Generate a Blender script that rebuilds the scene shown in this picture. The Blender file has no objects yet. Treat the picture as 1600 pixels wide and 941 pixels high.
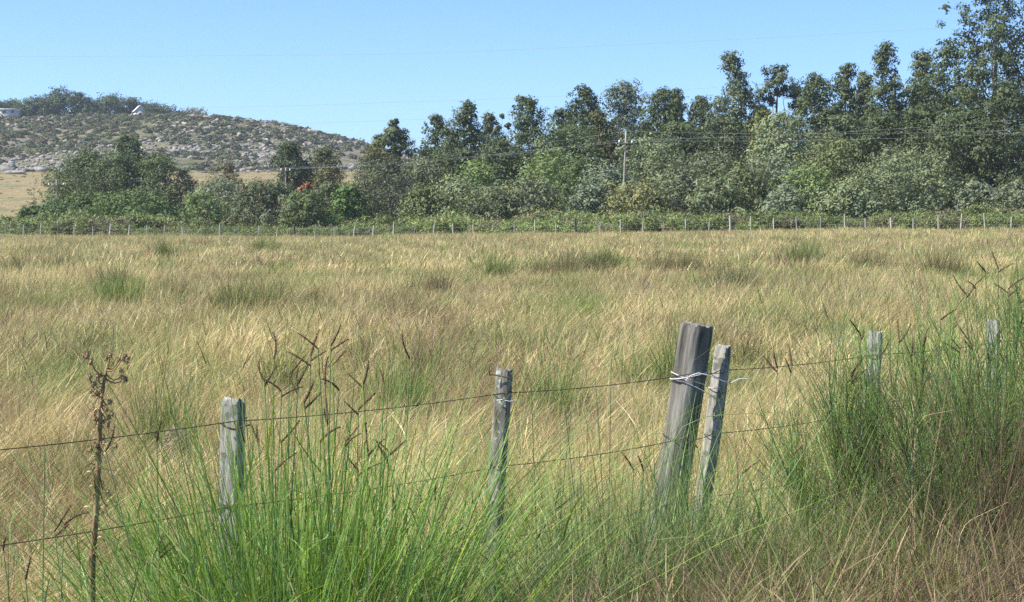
import bpy, math
import numpy as np
from mathutils import Vector, Matrix

# ------------------------------------------------------------------ camera, sky, sun, exposure
S = bpy.context.scene
F = 2600.0                      # focal length in photo pixels (1600 wide)
CAM_H = 1.9
HORIZON = 345.0
TH = math.atan((470.5 - HORIZON) / F)
cam = bpy.data.cameras.new('camera')
cam.sensor_width = 36.0
cam.lens = F / 1600.0 * 36.0
cam.clip_start = 0.1
cam.clip_end = 12000
camo = bpy.data.objects.new('camera', cam)
S.collection.objects.link(camo)
camo.location = (0, 0, CAM_H)
camo.rotation_euler = (math.pi / 2 - TH, 0, 0)
S.camera = camo

SUN_EL = math.radians(50)
SUN_AZ = math.radians(-105)      # compass style from +Y towards +X: the sun stands to the left, a touch behind the camera
w = bpy.data.worlds.new('World'); S.world = w; w.use_nodes = True
wn = w.node_tree.nodes; wl = w.node_tree.links
sky = wn.new('ShaderNodeTexSky'); sky.sky_type = 'NISHITA'; sky.sun_disc = False
sky.sun_elevation = SUN_EL; sky.sun_rotation = SUN_AZ
sky.altitude = 0; sky.air_density = 0.65; sky.dust_density = 0.6; sky.ozone_density = 9.0
bg = wn['Background']; bg.inputs['Strength'].default_value = 0.14
wl.new(sky.outputs[0], bg.inputs[0])

sund = bpy.data.lights.new('sun', 'SUN'); sund.energy = 5.0; sund.angle = math.radians(0.53)
sund.color = (1.0, 0.93, 0.82)
suno = bpy.data.objects.new('sun', sund); S.collection.objects.link(suno)
tosun = Vector((math.sin(SUN_AZ) * math.cos(SUN_EL), math.cos(SUN_AZ) * math.cos(SUN_EL), math.sin(SUN_EL)))
suno.rotation_euler = tosun.to_track_quat('Z', 'Y').to_euler()
suno.location = tosun * 50

S.view_settings.view_transform = 'Standard'; S.view_settings.look = 'None'
S.view_settings.exposure = 0.84; S.view_settings.gamma = 1.0
S.render.engine = 'CYCLES'
S.cycles.max_bounces = 3; S.cycles.diffuse_bounces = 2; S.cycles.transmission_bounces = 2
S.cycles.glossy_bounces = 2; S.cycles.transparent_max_bounces = 4
S.cycles.use_denoising = False
S.cycles.caustics_reflective = False; S.cycles.caustics_refractive = False

# ------------------------------------------------------------------ helpers
C = S.collection
RNG = np.random.default_rng(7)

def at(px, py, Y):
    """world point on the sight line of photo pixel px,py at distance Y"""
    u = (px - 800.0) / F; v = (470.5 - py) / F
    dx = u; dy = math.cos(TH) + v * math.sin(TH); dz = -math.sin(TH) + v * math.cos(TH)
    k = Y / dy
    return np.array([dx * k, Y, CAM_H + dz * k])

def smooth(a, b, x):
    t = np.clip((np.asarray(x, float) - a) / (b - a), 0, 1)
    return t * t * (3 - 2 * t)

_P = np.random.default_rng(3).random((256, 256))
def vnoise(x, y):
    x = np.asarray(x, float); y = np.asarray(y, float)
    xi = np.floor(x).astype(int); yi = np.floor(y).astype(int)
    fx = x - xi; fy = y - yi
    fx = fx * fx * (3 - 2 * fx); fy = fy * fy * (3 - 2 * fy)
    g = lambda i, j: _P[i & 255, j & 255]
    return (g(xi, yi) * (1 - fx) + g(xi + 1, yi) * fx) * (1 - fy) + (g(xi, yi + 1) * (1 - fx) + g(xi + 1, yi + 1) * fx) * fy
def fbm(x, y, o=4):
    s = 0; a = .5; t = 0
    for i in range(o):
        s = s + a * vnoise(x * 2 ** i + 17.3 * i, y * 2 ** i + 5.1 * i); t += a; a *= .5
    return s / t

# crest of the hill: photo column -> photo row
CP = np.array([-900, -400, 0, 60, 120, 200, 290, 350, 420, 470, 520, 570, 620, 700, 800, 1000, 1300, 2600], float)
CR = np.array([215, 200, 188, 186, 185, 183, 183, 189, 196, 204, 214, 228, 242, 262, 285, 315, 335, 340], float)
HY0, HY1 = 470.0, 640.0
def ground_z(x, y):
    x = np.asarray(x, float); y = np.asarray(y, float)
    z = .55 * smooth(.35, 2.3, 6.36 + 1.01 * x - y) * (1 - smooth(12, 20, y)) * smooth(-4, 0, x + 4)
    z = np.maximum(z, 0.42 * (1 - smooth(1.0, 4.6, y)))
    z = z + .8 * smooth(70, 150, y) * smooth(-20, 40, x) - 0.1 * smooth(90, 160, y)
    z = z + 0.16 * (fbm(x * .25, y * .25, 3) - .5) * smooth(3, 10, y)
    z = z + 0.45 * (fbm(x * .035 + 9, y * .035, 3) - .5) * smooth(15, 50, y)
    px = 800 + F * x / np.maximum(y, 30.)
    left = 1 - smooth(560, 1100, px)
    z = z + (4 + 12.2 * left) * smooth(185, 500, y)
    zc = CAM_H + (HORIZON - np.interp(px, CP, CR)) / F * HY1
    h = smooth(HY0, HY1, y)
    lump = 7 * (fbm(x * .02 + 3, y * .02, 4) - .5) * np.sin(np.pi * np.clip((y - HY0) / (HY1 + 10 - HY0), 0, 1))
    z = z + np.where(y > HY0, (zc - z) * h + lump, 0)
    z = z - np.where(y > HY1, (y - HY1) * .012, 0)
    return z
def gz(x, y): return float(ground_z(x, y))

def mesh(name, V, Q, mat=None, rnd=None, smooth_shade=False):
    """V (n,3); Q (m,4) or (m,3) int array or list of polygons"""
    me = bpy.data.meshes.new(name)
    if isinstance(Q, np.ndarray):
        n, k = Q.shape
        me.vertices.add(len(V)); me.vertices.foreach_set('co', np.asarray(V, np.float32).ravel())
        me.loops.add(n * k); me.loops.foreach_set('vertex_index', Q.astype(np.int32).ravel())
        me.polygons.add(n)
        me.polygons.foreach_set('loop_start', np.arange(0, n * k, k, dtype=np.int32))
        me.update(calc_edges=True)
        np_ = n
    else:
        me.from_pydata([tuple(map(float, v)) for v in V], [], [tuple(map(int, f)) for f in Q]); me.update(); np_ = len(Q)
    if rnd is not None:
        a = me.attributes.new('rnd', 'FLOAT', 'FACE'); a.data.foreach_set('value', np.asarray(rnd, np.float32))
    if smooth_shade: me.polygons.foreach_set('use_smooth', np.ones(np_, bool))
    if mat: me.materials.append(mat)
    return me

def obj(name, me, parent=None, loc=(0, 0, 0), rot=(0, 0, 0), color=None):
    o = bpy.data.objects.new(name, me); C.objects.link(o)
    o.location = loc; o.rotation_euler = rot
    if parent is not None: o.parent = parent
    if color is not None: o.color = (*color, 1)
    return o
def tag(o, label=None, cat=None, group=None, kind=None):
    if label: o['label'] = label
    if cat: o['category'] = cat
    if group: o['group'] = group
    if kind: o['kind'] = kind
    return o

class MB:
    """collects pieces of geometry (quads) with one random number per face"""
    def __init__(s): s.V = []; s.Q = []; s.R = []; s.n = 0
    def add(s, V, Q, r=None):
        V = np.asarray(V, float); Q = np.asarray(Q, int)
        s.V.append(V); s.Q.append(Q + s.n); s.n += len(V)
        s.R.append(np.full(len(Q), .5) if r is None else np.broadcast_to(np.asarray(r, float), (len(Q),)))
    def mesh(s, name, mat, sm=False):
        return mesh(name, np.concatenate(s.V), np.concatenate(s.Q), mat, np.concatenate(s.R), sm)

def unit(v):
    return v / np.maximum(np.linalg.norm(v, axis=-1, keepdims=True), 1e-9)

def tube(P, R, k=6, cap=True):
    """quads of a tapered tube through the points P"""
    P = np.asarray(P, float); n = len(P); R = np.broadcast_to(np.asarray(R, float), (n,))
    T = unit(np.gradient(P, axis=0))
    up = np.array([0, 0, 1.]) if abs(T[0][2]) < .9 else np.array([1., 0, 0])
    A = unit(np.cross(T, up)); B = np.cross(T, A)
    ang = np.linspace(0, 2 * np.pi, k, endpoint=False)
    V = P[:, None] + R[:, None, None] * (np.cos(ang)[None, :, None] * A[:, None] + np.sin(ang)[None, :, None] * B[:, None])
    i = np.arange(n - 1)[:, None]; j = np.arange(k)[None]
    Q = np.stack([i * k + j, i * k + (j + 1) % k, (i + 1) * k + (j + 1) % k, (i + 1) * k + j], -1).reshape(-1, 4)
    V = V.reshape(-1, 3)
    if cap:
        V = np.concatenate([V, P[-1:] + T[-1:] * R[-1] * .15])
        t = len(V) - 1; b = (n - 1) * k
        cq = [[b + a, b + (a + 1) % k, b + (a + 2) % k, t] for a in range(0, k, 2)] if k % 2 == 0 else [[b + a, b + (a + 1) % k, t, t] for a in range(0)]
        if cq: Q = np.concatenate([Q, np.array(cq)])
    return V, Q

def strips(P0, D, H, bend, W, seg=4, rng=RNG, tip=.12):
    """n flat tapering blades: base P0 (n,3), start direction D (n,3), length H, bend vector (n,3), width W"""
    n = len(P0)
    t = np.linspace(0, 1, seg + 1)
    c = P0[:, None] + D[:, None] * (H[:, None] * t)[..., None] + bend[:, None] * ((H[:, None] * t ** 2))[..., None]
    a = rng.random(n) * np.pi
    side = np.stack([np.cos(a), np.sin(a), np.zeros(n)], -1)
    ww = (1 - (1 - tip) * t ** 1.6) * .5
    off = side[:, None] * (W[:, None] * ww)[..., None]
    V = np.stack([c - off, c + off], 2).reshape(-1, 3)
    base = (np.arange(n) * (seg + 1) * 2)[:, None]; k = (np.arange(seg) * 2)[None]
    Q = np.stack([base + k, base + k + 1, base + k + 3, base + k + 2], -1).reshape(-1, 4)
    r = np.repeat(rng.random(n), seg)
    return V, Q, r

def whips(P0, D, H, bend, R, seg=4, rng=RNG, tip=.35):
    """n thin three-sided stems"""
    n = len(P0)
    t = np.linspace(0, 1, seg + 1)
    c = P0[:, None] + D[:, None] * (H[:, None] * t)[..., None] + bend[:, None] * ((H[:, None] * t ** 2))[..., None]
    ang = np.array([0, 2.094, 4.189])
    ring = np.stack([np.cos(ang), np.sin(ang), 0 * ang], -1)
    rr = R[:, None] * (1 - (1 - tip) * t)
    V = (c[:, :, None] + ring[None, None] * rr[..., None, None]).reshape(-1, 3)
    base = (np.arange(n) * (seg + 1) * 3)[:, None, None]; k = (np.arange(seg) * 3)[None, :, None]; j = np.arange(3)[None, None]
    Q = np.stack([base + k + j, base + k + (j + 1) % 3, base + k + 3 + (j + 1) % 3, base + k + 3 + j], -1).reshape(-1, 4)
    return V, Q, np.repeat(rng.random(n), seg * 3)

def leaves(P, N, L, Wd, droop, rng, r=None):
    """rhombic leaf faces"""
    n = len(P)
    a = rng.normal(size=(n, 3)) + np.array([0, 0, -1.]) * droop
    a = unit(a - N * np.sum(a * N, -1, keepdims=True))
    b = np.cross(N, a)
    V = np.stack([P - a * L[:, None], P + b * Wd[:, None], P + a * L[:, None], P - b * Wd[:, None]], 1).reshape(-1, 3)
    return V, np.arange(n * 4).reshape(n, 4), (rng.random(n) if r is None else r)

# ------------------------------------------------------------------ materials
def nt(name):
    m = bpy.data.materials.new(name); m.use_nodes = True
    t = m.node_tree; t.nodes.clear(); return m, t
def N(t, typ, **kw):
    n = t.nodes.new(typ)
    for k, v in kw.items(): setattr(n, k, v)
    return n
def ramp(t, fac, stops, interp='LINEAR'):
    r = N(t, 'ShaderNodeValToRGB'); r.color_ramp.interpolation = interp
    e = r.color_ramp.elements
    while len(e) < len(stops): e.new(.5)
    for el, (p, c) in zip(e, stops): el.position = p; el.color = (*c, 1) if len(c) == 3 else c
    t.links.new(fac, r.inputs[0]); return r.outputs[0]
def mixc(t, fac, a, b, mode='MIX'):
    m = N(t, 'ShaderNodeMix', data_type='RGBA', blend_type=mode)
    for s, v in ((m.inputs[0], fac), (m.inputs[6], a), (m.inputs[7], b)):
        if isinstance(v, (int, float)): s.default_value = v
        elif isinstance(v, tuple): s.default_value = (*v, 1) if len(v) == 3 else v
        else: t.links.new(v, s)
    return m.outputs[2]
def math_(t, op, a, b=None):
    m = N(t, 'ShaderNodeMath', operation=op)
    for s, v in zip(m.inputs, (a, b)):
        if v is None: continue
        if isinstance(v, (int, float)): s.default_value = v
        else: t.links.new(v, s)
    return m.outputs[0]

def foliage(name, source='object', trans=.25, rough=.55, spec=.3, spread=.45, hue=.05, sat=.25):
    """leaf material: colour of the plant (object colour or instance tint) varied leaf by leaf"""
    m, t = nt(name)
    if source == 'object':
        oi = N(t, 'ShaderNodeObjectInfo'); col = oi.outputs['Color']
    else:
        ia = N(t, 'ShaderNodeAttribute', attribute_type='INSTANCER', attribute_name='tint'); col = ia.outputs['Color']
    at_ = N(t, 'ShaderNodeAttribute', attribute_type='GEOMETRY', attribute_name='rnd')
    r = at_.outputs['Fac']
    wn_ = N(t, 'ShaderNodeTexWhiteNoise', noise_dimensions='1D'); t.links.new(r, wn_.inputs['W'])
    h = N(t, 'ShaderNodeHueSaturation')
    t.links.new(col, h.inputs['Color'])
    t.links.new(math_(t, 'ADD', math_(t, 'MULTIPLY', wn_.outputs[0], hue), .5 - hue / 2), h.inputs['Hue'])
    t.links.new(math_(t, 'ADD', math_(t, 'MULTIPLY', wn_.outputs[0], -sat), 1 + sat / 2), h.inputs['Saturation'])
    t.links.new(math_(t, 'ADD', math_(t, 'MULTIPLY', r, spread * 2), 1 - spread), h.inputs['Value'])
    p = N(t, 'ShaderNodeBsdfPrincipled'); t.links.new(h.outputs[0], p.inputs['Base Color'])
    p.inputs['Roughness'].default_value = rough; p.inputs['Specular IOR Level'].default_value = spec
    tr = N(t, 'ShaderNodeBsdfTranslucent')
    t.links.new(mixc(t, .5, h.outputs[0], (.9, 1, .35), 'MULTIPLY'), tr.inputs[0])
    mx = N(t, 'ShaderNodeMixShader'); mx.inputs[0].default_value = trans
    t.links.new(p.outputs[0], mx.inputs[1]); t.links.new(tr.outputs[0], mx.inputs[2])
    o = N(t, 'ShaderNodeOutputMaterial'); t.links.new(mx.outputs[0], o.inputs[0])
    return m

def plain(name, stops, scale=(1, 1, 1), nscale=5., detail=6., rough=.85, bump=.0, bdist=.02, spec=.2, coord='Object', second=None):
    m, t = nt(name)
    tc = N(t, 'ShaderNodeTexCoord'); mp = N(t, 'ShaderNodeMapping'); mp.inputs['Scale'].default_value = scale
    t.links.new(tc.outputs[coord], mp.inputs[0])
    n = N(t, 'ShaderNodeTexNoise'); n.inputs['Scale'].default_value = nscale; n.inputs['Detail'].default_value = detail; n.inputs['Roughness'].default_value = .62
    t.links.new(mp.outputs[0], n.inputs['Vector'])
    c = ramp(t, n.outputs[0], stops)
    if second:
        n2 = N(t, 'ShaderNodeTexNoise'); n2.inputs['Scale'].default_value = second[0]; n2.inputs['Detail'].default_value = 5
        t.links.new(tc.outputs[coord], n2.inputs['Vector'])
        f = ramp(t, n2.outputs[0], [(second[1], (0, 0, 0)), (second[2], (1, 1, 1))])
        c = mixc(t, f, c, second[3])
    p = N(t, 'ShaderNodeBsdfPrincipled'); t.links.new(c, p.inputs['Base Color'])
    p.inputs['Roughness'].default_value = rough; p.inputs['Specular IOR Level'].default_value = spec
    if bump:
        b = N(t, 'ShaderNodeBump'); b.inputs['Strength'].default_value = bump; b.inputs['Distance'].default_value = bdist
        t.links.new(n.outputs[0], b.inputs['Height']); t.links.new(b.outputs[0], p.inputs['Normal'])
    o = N(t, 'ShaderNodeOutputMaterial'); t.links.new(p.outputs[0], o.inputs[0])
    return m

M = {}
M['leaf'] = foliage('tree_leaves', 'object', trans=.22, rough=.6, spec=.18, spread=.36, hue=.03, sat=.3)
M['shrub'] = foliage('shrub_leaves', 'object', trans=.25, rough=.65, spec=.15, spread=.28, hue=.05, sat=.3)
M['blade'] = foliage('grass_blades', 'object', trans=.32, rough=.55, spec=.22, spread=.55, hue=.06, sat=.35)
M['field'] = foliage('field_grass_blades', 'instance', trans=.3, rough=.6, spec=.25, spread=.35, hue=.03, sat=.3)
M['scrub'] = foliage('scrub_leaves', 'instance', trans=.25, rough=.6, spec=.25, spread=.45, hue=.05, sat=.3)
M['bark'] = plain('bark', [(.3, (.10, .085, .07)), (.55, (.22, .19, .155)), (.75, (.36, .32, .27))], (1, 1, .25), 3., 6., .9, .5, .05)
M['wood'] = plain('weathered_wood', [(.32, (.06, .055, .047)), (.42, (.22, .21, .185)), (.52, (.36, .35, .31)), (.7, (.52, .51, .46))], (1, 1, .11), 42., 9., .9, 1., .008, second=(26., .56, .63, (.17, .18, .14)))
M['dark_wood'] = plain('dark_weathered_wood', [(.3, (.035, .032, .027)), (.45, (.125, .118, .103)), (.6, (.24, .23, .20)), (.75, (.38, .365, .325))], (1, 1, .07), 40., 8., .9, .9, .008, second=(7., .55, .7, (.17, .17, .14)))
M['lichen_wood'] = plain('lichen_wood', [(.32, (.05, .045, .038)), (.46, (.17, .16, .135)), (.68, (.40, .38, .33))], (1, 1, .16), 38., 9., .9, .8, .006, second=(40., .60, .65, (.46, .46, .42)))
M['far_wood'] = plain('pale_weathered_wood', [(.3, (.36, .34, .295)), (.7, (.58, .55, .48))], (1, 1, .2), 12., 4., .9)
M['far_dark'] = plain('dark_post_wood', [(.3, (.05, .045, .04)), (.7, (.12, .11, .10))], (1, 1, .2), 12., 4., .9)
M['pole'] = plain('pole_wood', [(.3, (.22, .205, .175)), (.7, (.40, .375, .33))], (1, 1, .1), 6., 4., .9)
M['rust'] = plain('rusty_wire', [(.3, (.05, .03, .022)), (.7, (.15, .09, .06))], (1, 1, 1), 60., 3., .7, spec=.4)
M['zinc'] = plain('galvanised_wire', [(.3, (.45, .46, .48)), (.7, (.7, .71, .73))], (1, 1, 1), 60., 3., .35, spec=.6)
M['line'] = plain('power_line', [(.3, (.22, .23, .25)), (.7, (.3, .31, .33))], (1, 1, 1), 2., 2., .5)
M['ceramic'] = plain('white_ceramic', [(.3, (.75, .75, .74)), (.7, (.82, .82, .8))], (1, 1, 1), 4., 2., .25, spec=.5)
M['rock'] = plain('hill_rock', [(.3, (.13, .122, .105)), (.5, (.25, .235, .205)), (.7, (.40, .375, .33))], (1, 1, 1), .5, 6., .95, .6, .2, coord='Object')
M['pink_rock'] = plain('pinkish_rock', [(.3, (.26, .19, .15)), (.6, (.42, .32, .25))], (1, 1, 1), 12., 6., .9, .6, .01)
M['seed'] = plain('dark_seed_head', [(.3, (.05, .027, .018)), (.5, (.105, .06, .038)), (.75, (.22, .135, .08))], (1, 1, 1), 180., 3., .8)
M['thistle'] = plain('dry_thistle', [(.3, (.10, .065, .035)), (.5, (.25, .175, .095)), (.75, (.46, .36, .21))], (1, 1, .3), 40., 5., .85, .4, .003)
M['dry_leaf'] = plain('dry_leaf', [(.3, (.38, .29, .15)), (.7, (.62, .52, .32))], (1, 1, .3), 30., 3., .8)
M['twig'] = plain('brown_twig', [(.3, (.10, .08, .05)), (.6, (.22, .18, .11)), (.8, (.34, .29, .19))], (1, 1, .3), 30., 4., .85)
M['wall'] = plain('white_render', [(.3, (.45, .44, .41)), (.7, (.58, .56, .53))], (1, 1, 1), 1.2, 4., .8)
M['roof'] = plain('pale_roof_sheet', [(.3, (.55, .55, .55)), (.7, (.72, .72, .71))], (1, 1, 1), .8, 3., .5)
M['glass'] = plain('dark_window', [(.3, (.02, .025, .03)), (.7, (.05, .06, .07))], (1, 1, 1), 2., 2., .1, spec=.6)

# ground: thatch and soil under the grass, tawny pasture further off
def ground_mat():
    m, t = nt('pasture_ground')
    g = N(t, 'ShaderNodeNewGeometry')
    def noise(s, d=5, r=.6):
        n = N(t, 'ShaderNodeTexNoise'); n.inputs['Scale'].default_value = s; n.inputs['Detail'].default_value = d; n.inputs['Roughness'].default_value = r
        t.links.new(g.outputs['Position'], n.inputs['Vector']); return n.outputs[0]
    near = ramp(t, noise(2.2, 8, .7), [(.3, (.10, .075, .045)), (.5, (.22, .17, .09)), (.7, (.36, .28, .15))])
    n2 = noise(.05, 6)
    far = ramp(t, n2, [(.34, (.14, .15, .07)), (.44, (.24, .21, .11)), (.54, (.29, .225, .125)), (.62, (.19, .185, .09)), (.7, (.27, .23, .125))])
    spk = ramp(t, noise(1.2, 6, .75), [(.35, (.55, .55, .55)), (.65, (1.25, 1.25, 1.2))])
    far = mixc(t, 1., far, spk, 'MULTIPLY')
    sp = N(t, 'ShaderNodeSeparateXYZ'); t.links.new(g.outputs['Position'], sp.inputs[0])
    f = ramp(t, math_(t, 'DIVIDE', sp.outputs[1], 400.), [(.35, (0, 0, 0)), (.5, (1, 1, 1))])
    col = mixc(t, f, near, far)
    p = N(t, 'ShaderNodeBsdfPrincipled'); t.links.new(col, p.inputs['Base Color']); p.inputs['Roughness'].default_value = .95; p.inputs['Specular IOR Level'].default_value = .1
    b = N(t, 'ShaderNodeBump'); b.inputs['Strength'].default_value = .6; b.inputs['Distance'].default_value = .3
    t.links.new(noise(1.5, 8, .7), b.inputs['Height']); t.links.new(b.outputs[0], p.inputs['Normal'])
    o = N(t, 'ShaderNodeOutputMaterial'); t.links.new(p.outputs[0], o.inputs[0]); return m
def hill_mat():
    m, t = nt('rocky_hillside')
    g = N(t, 'ShaderNodeNewGeometry')
    def noise(s, d=6, r=.65):
        n = N(t, 'ShaderNodeTexNoise'); n.inputs['Scale'].default_value = s; n.inputs['Detail'].default_value = d; n.inputs['Roughness'].default_value = r
        t.links.new(g.outputs['Position'], n.inputs['Vector']); return n.outputs[0]
    grass = ramp(t, noise(.3), [(.3, (.10, .108, .06)), (.5, (.165, .16, .092)), (.7, (.25, .225, .13))])
    stone = ramp(t, noise(.6, 8, .75), [(.35, (.12, .11, .09)), (.55, (.22, .20, .165)), (.75, (.35, .32, .27))])
    green = ramp(t, noise(.5), [(.3, (.045, .06, .028)), (.7, (.10, .12, .055))])
    c = mixc(t, ramp(t, noise(.028, 7, .7), [(.46, (0, 0, 0)), (.58, (1, 1, 1))]), grass, stone)
    c = mixc(t, ramp(t, noise(.045, 8, .75), [(.5, (0, 0, 0)), (.6, (1, 1, 1))]), c, green)
    p = N(t, 'ShaderNodeBsdfPrincipled'); t.links.new(c, p.inputs['Base Color']); p.inputs['Roughness'].default_value = .95; p.inputs['Specular IOR Level'].default_value = .1
    b = N(t, 'ShaderNodeBump'); b.inputs['Strength'].default_value = .8; b.inputs['Distance'].default_value = 1.0
    t.links.new(noise(.5, 8, .75), b.inputs['Height']); t.links.new(b.outputs[0], p.inputs['Normal'])
    o = N(t, 'ShaderNodeOutputMaterial'); t.links.new(p.outputs[0], o.inputs[0]); return m
M['ground'] = ground_mat(); M['hill'] = hill_mat()

# ------------------------------------------------------------------ the setting: ground, hill
def sheet(name, ys, us, mat):
    Y, U = np.meshgrid(ys, us, indexing='ij')
    X = U * (np.maximum(Y, 0) + 30)
    Z = ground_z(X, Y)
    nr, nc = Y.shape
    i = np.arange(nr - 1)[:, None]; j = np.arange(nc - 1)[None]
    Q = np.stack([i * nc + j, i * nc + j + 1, (i + 1) * nc + j + 1, (i + 1) * nc + j], -1).reshape(-1, 4)
    me = mesh(name, np.stack([X, Y, Z], -1).reshape(-1, 3), Q, M[mat], smooth_shade=True)
    return tag(obj(name, me), kind='structure')
us = np.linspace(-1.0, 1.0, 220)
g = sheet('ground', np.concatenate([np.linspace(-40, 0, 8), np.linspace(.5, 30, 110), np.geomspace(31, 474, 150)]), us, 'ground')
h = sheet('hill', np.concatenate([np.linspace(473.0, 660, 130), np.geomspace(668, 1400, 20)]), np.linspace(-1.4, 1.4, 420), 'hill')
h.location.z = -0.02

# ------------------------------------------------------------------ scattering by instances (only for uncountable cover)
def scatter(name, P, rot, scl, tint, idx, protos, label, cat):
    col = bpy.data.collections.new(name + '_kinds')
    for k, me in enumerate(protos):
        col.objects.link(bpy.data.objects.new('%s_kind_%02d' % (name, k), me))
    me = bpy.data.meshes.new(name); n = len(P)
    me.vertices.add(n); me.vertices.foreach_set('co', np.asarray(P, np.float32).ravel())
    def A(nm, ty, dat, fld):
        a = me.attributes.new(nm, ty, 'POINT'); a.data.foreach_set(fld, np.asarray(dat).ravel())
    A('rot', 'FLOAT_VECTOR', np.asarray(rot, np.float32), 'vector')
    A('scl', 'FLOAT_VECTOR', np.asarray(scl, np.float32), 'vector')
    A('tint', 'FLOAT_COLOR', np.concatenate([tint, np.ones((n, 1))], 1).astype(np.float32), 'color')
    A('idx', 'INT', np.asarray(idx, np.int32), 'value')
    o = obj(name, me)
    ng = bpy.data.node_groups.new(name + '_scatter', 'GeometryNodeTree')
    ng.interface.new_socket('Geometry', in_out='INPUT', socket_type='NodeSocketGeometry')
    ng.interface.new_socket('Geometry', in_out='OUTPUT', socket_type='NodeSocketGeometry')
    gi = ng.nodes.new('NodeGroupInput'); go = ng.nodes.new('NodeGroupOutput')
    ci = ng.nodes.new('GeometryNodeCollectionInfo'); ci.inputs['Collection'].default_value = col
    ci.inputs['Separate Children'].default_value = True; ci.inputs['Reset Children'].default_value = True
    ip = ng.nodes.new('GeometryNodeInstanceOnPoints'); ip.inputs['Pick Instance'].default_value = True
    def NA(nm, ty):
        x = ng.nodes.new('GeometryNodeInputNamedAttribute'); x.data_type = ty; x.inputs['Name'].default_value = nm; return x.outputs['Attribute']
    L = ng.links.new
    L(gi.outputs[0], ip.inputs['Points']); L(ci.outputs[0], ip.inputs['Instance'])
    L(NA('idx', 'INT'), ip.inputs['Instance Index']); L(NA('scl', 'FLOAT_VECTOR'), ip.inputs['Scale'])
    e = ng.nodes.new('FunctionNodeEulerToRotation'); L(NA('rot', 'FLOAT_VECTOR'), e.inputs[0]); L(e.outputs[0], ip.inputs['Rotation'])
    L(ip.outputs[0], go.inputs[0])
    md = o.modifiers.new('scatter', 'NODES'); md.node_group = ng
    return tag(o, label, cat, kind='stuff')

def tuft_parts(r, n, rad, hmin, hmax, width, lean, fan, seg, plume, cx=0., cy=0., hs=1.):
    """blades of one dry grass tuft, wind-combed towards +X"""
    a = r.random(n) * 2 * np.pi; q = np.sqrt(r.random(n)) * rad
    P0 = np.stack([cx + q * np.cos(a), cy + q * np.sin(a), np.full(n, -.02)], -1)
    out = np.stack([np.cos(a), np.sin(a), 0 * a], -1)
    D = unit(np.array([0, 0, 1.]) + out * (fan * r.random(n))[:, None] + np.array([lean * .4, 0, 0]) + r.normal(size=(n, 3)) * .2)
    H = (hmin + (hmax - hmin) * r.random(n) ** .8) * hs
    bend = out * (r.random(n) * fan * .5)[:, None] + np.array([lean, 0, 0]) * (.3 + 1.1 * r.random(n))[:, None] - np.array([0, 0, .22]) * r.random(n)[:, None] + r.normal(size=(n, 3)) * .2
    W = width * (.6 + .8 * r.random(n))
    res = [strips(P0, D, H, bend, W, seg, r)]
    k = int(n * plume)                       # feathery tips
    if k:
        t0 = .72; i = r.permutation(n)[:k]
        p = P0[i] + D[i] * (H[i] * t0)[:, None] + bend[i] * (H[i] * t0 ** 2)[:, None]
        d = unit(D[i] + bend[i] * 2 * t0)
        res.append(strips(p, d, H[i] * .34, bend[i] * .6, W[i] * 1.7, 2, r, tip=.2))
    return res
def turf(name, R, dens, nb, rad, hmin, hmax, width, lean, fan, seg, seed, plume=.25, mat='turf'):
    """a round patch of many tufts; 'tuft' is one random number per tuft"""
    r = np.random.default_rng(seed); mb = MB(); tr = []
    m = int(dens * math.pi * R * R)
    for i in range(m):
        a = r.random() * 6.283; q = math.sqrt(r.random()) * R; u = r.random()
        ln = lean * (.1 + 1.3 * r.random())
        for V, Q, rr in tuft_parts(r, nb, rad * (.7 + .6 * r.random()), hmin, hmax, width, ln, fan, seg, plume, q * math.cos(a), q * math.sin(a), .35 + .9 * r.random() ** 1.2):
            mb.add(V, Q, rr); tr.append(np.full(len(Q), u))
    me = mb.mesh(name, M[mat])
    a = me.attributes.new('tuft', 'FLOAT', 'FACE'); a.data.foreach_set('value', np.concatenate(tr).astype(np.float32))
    return me
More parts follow.
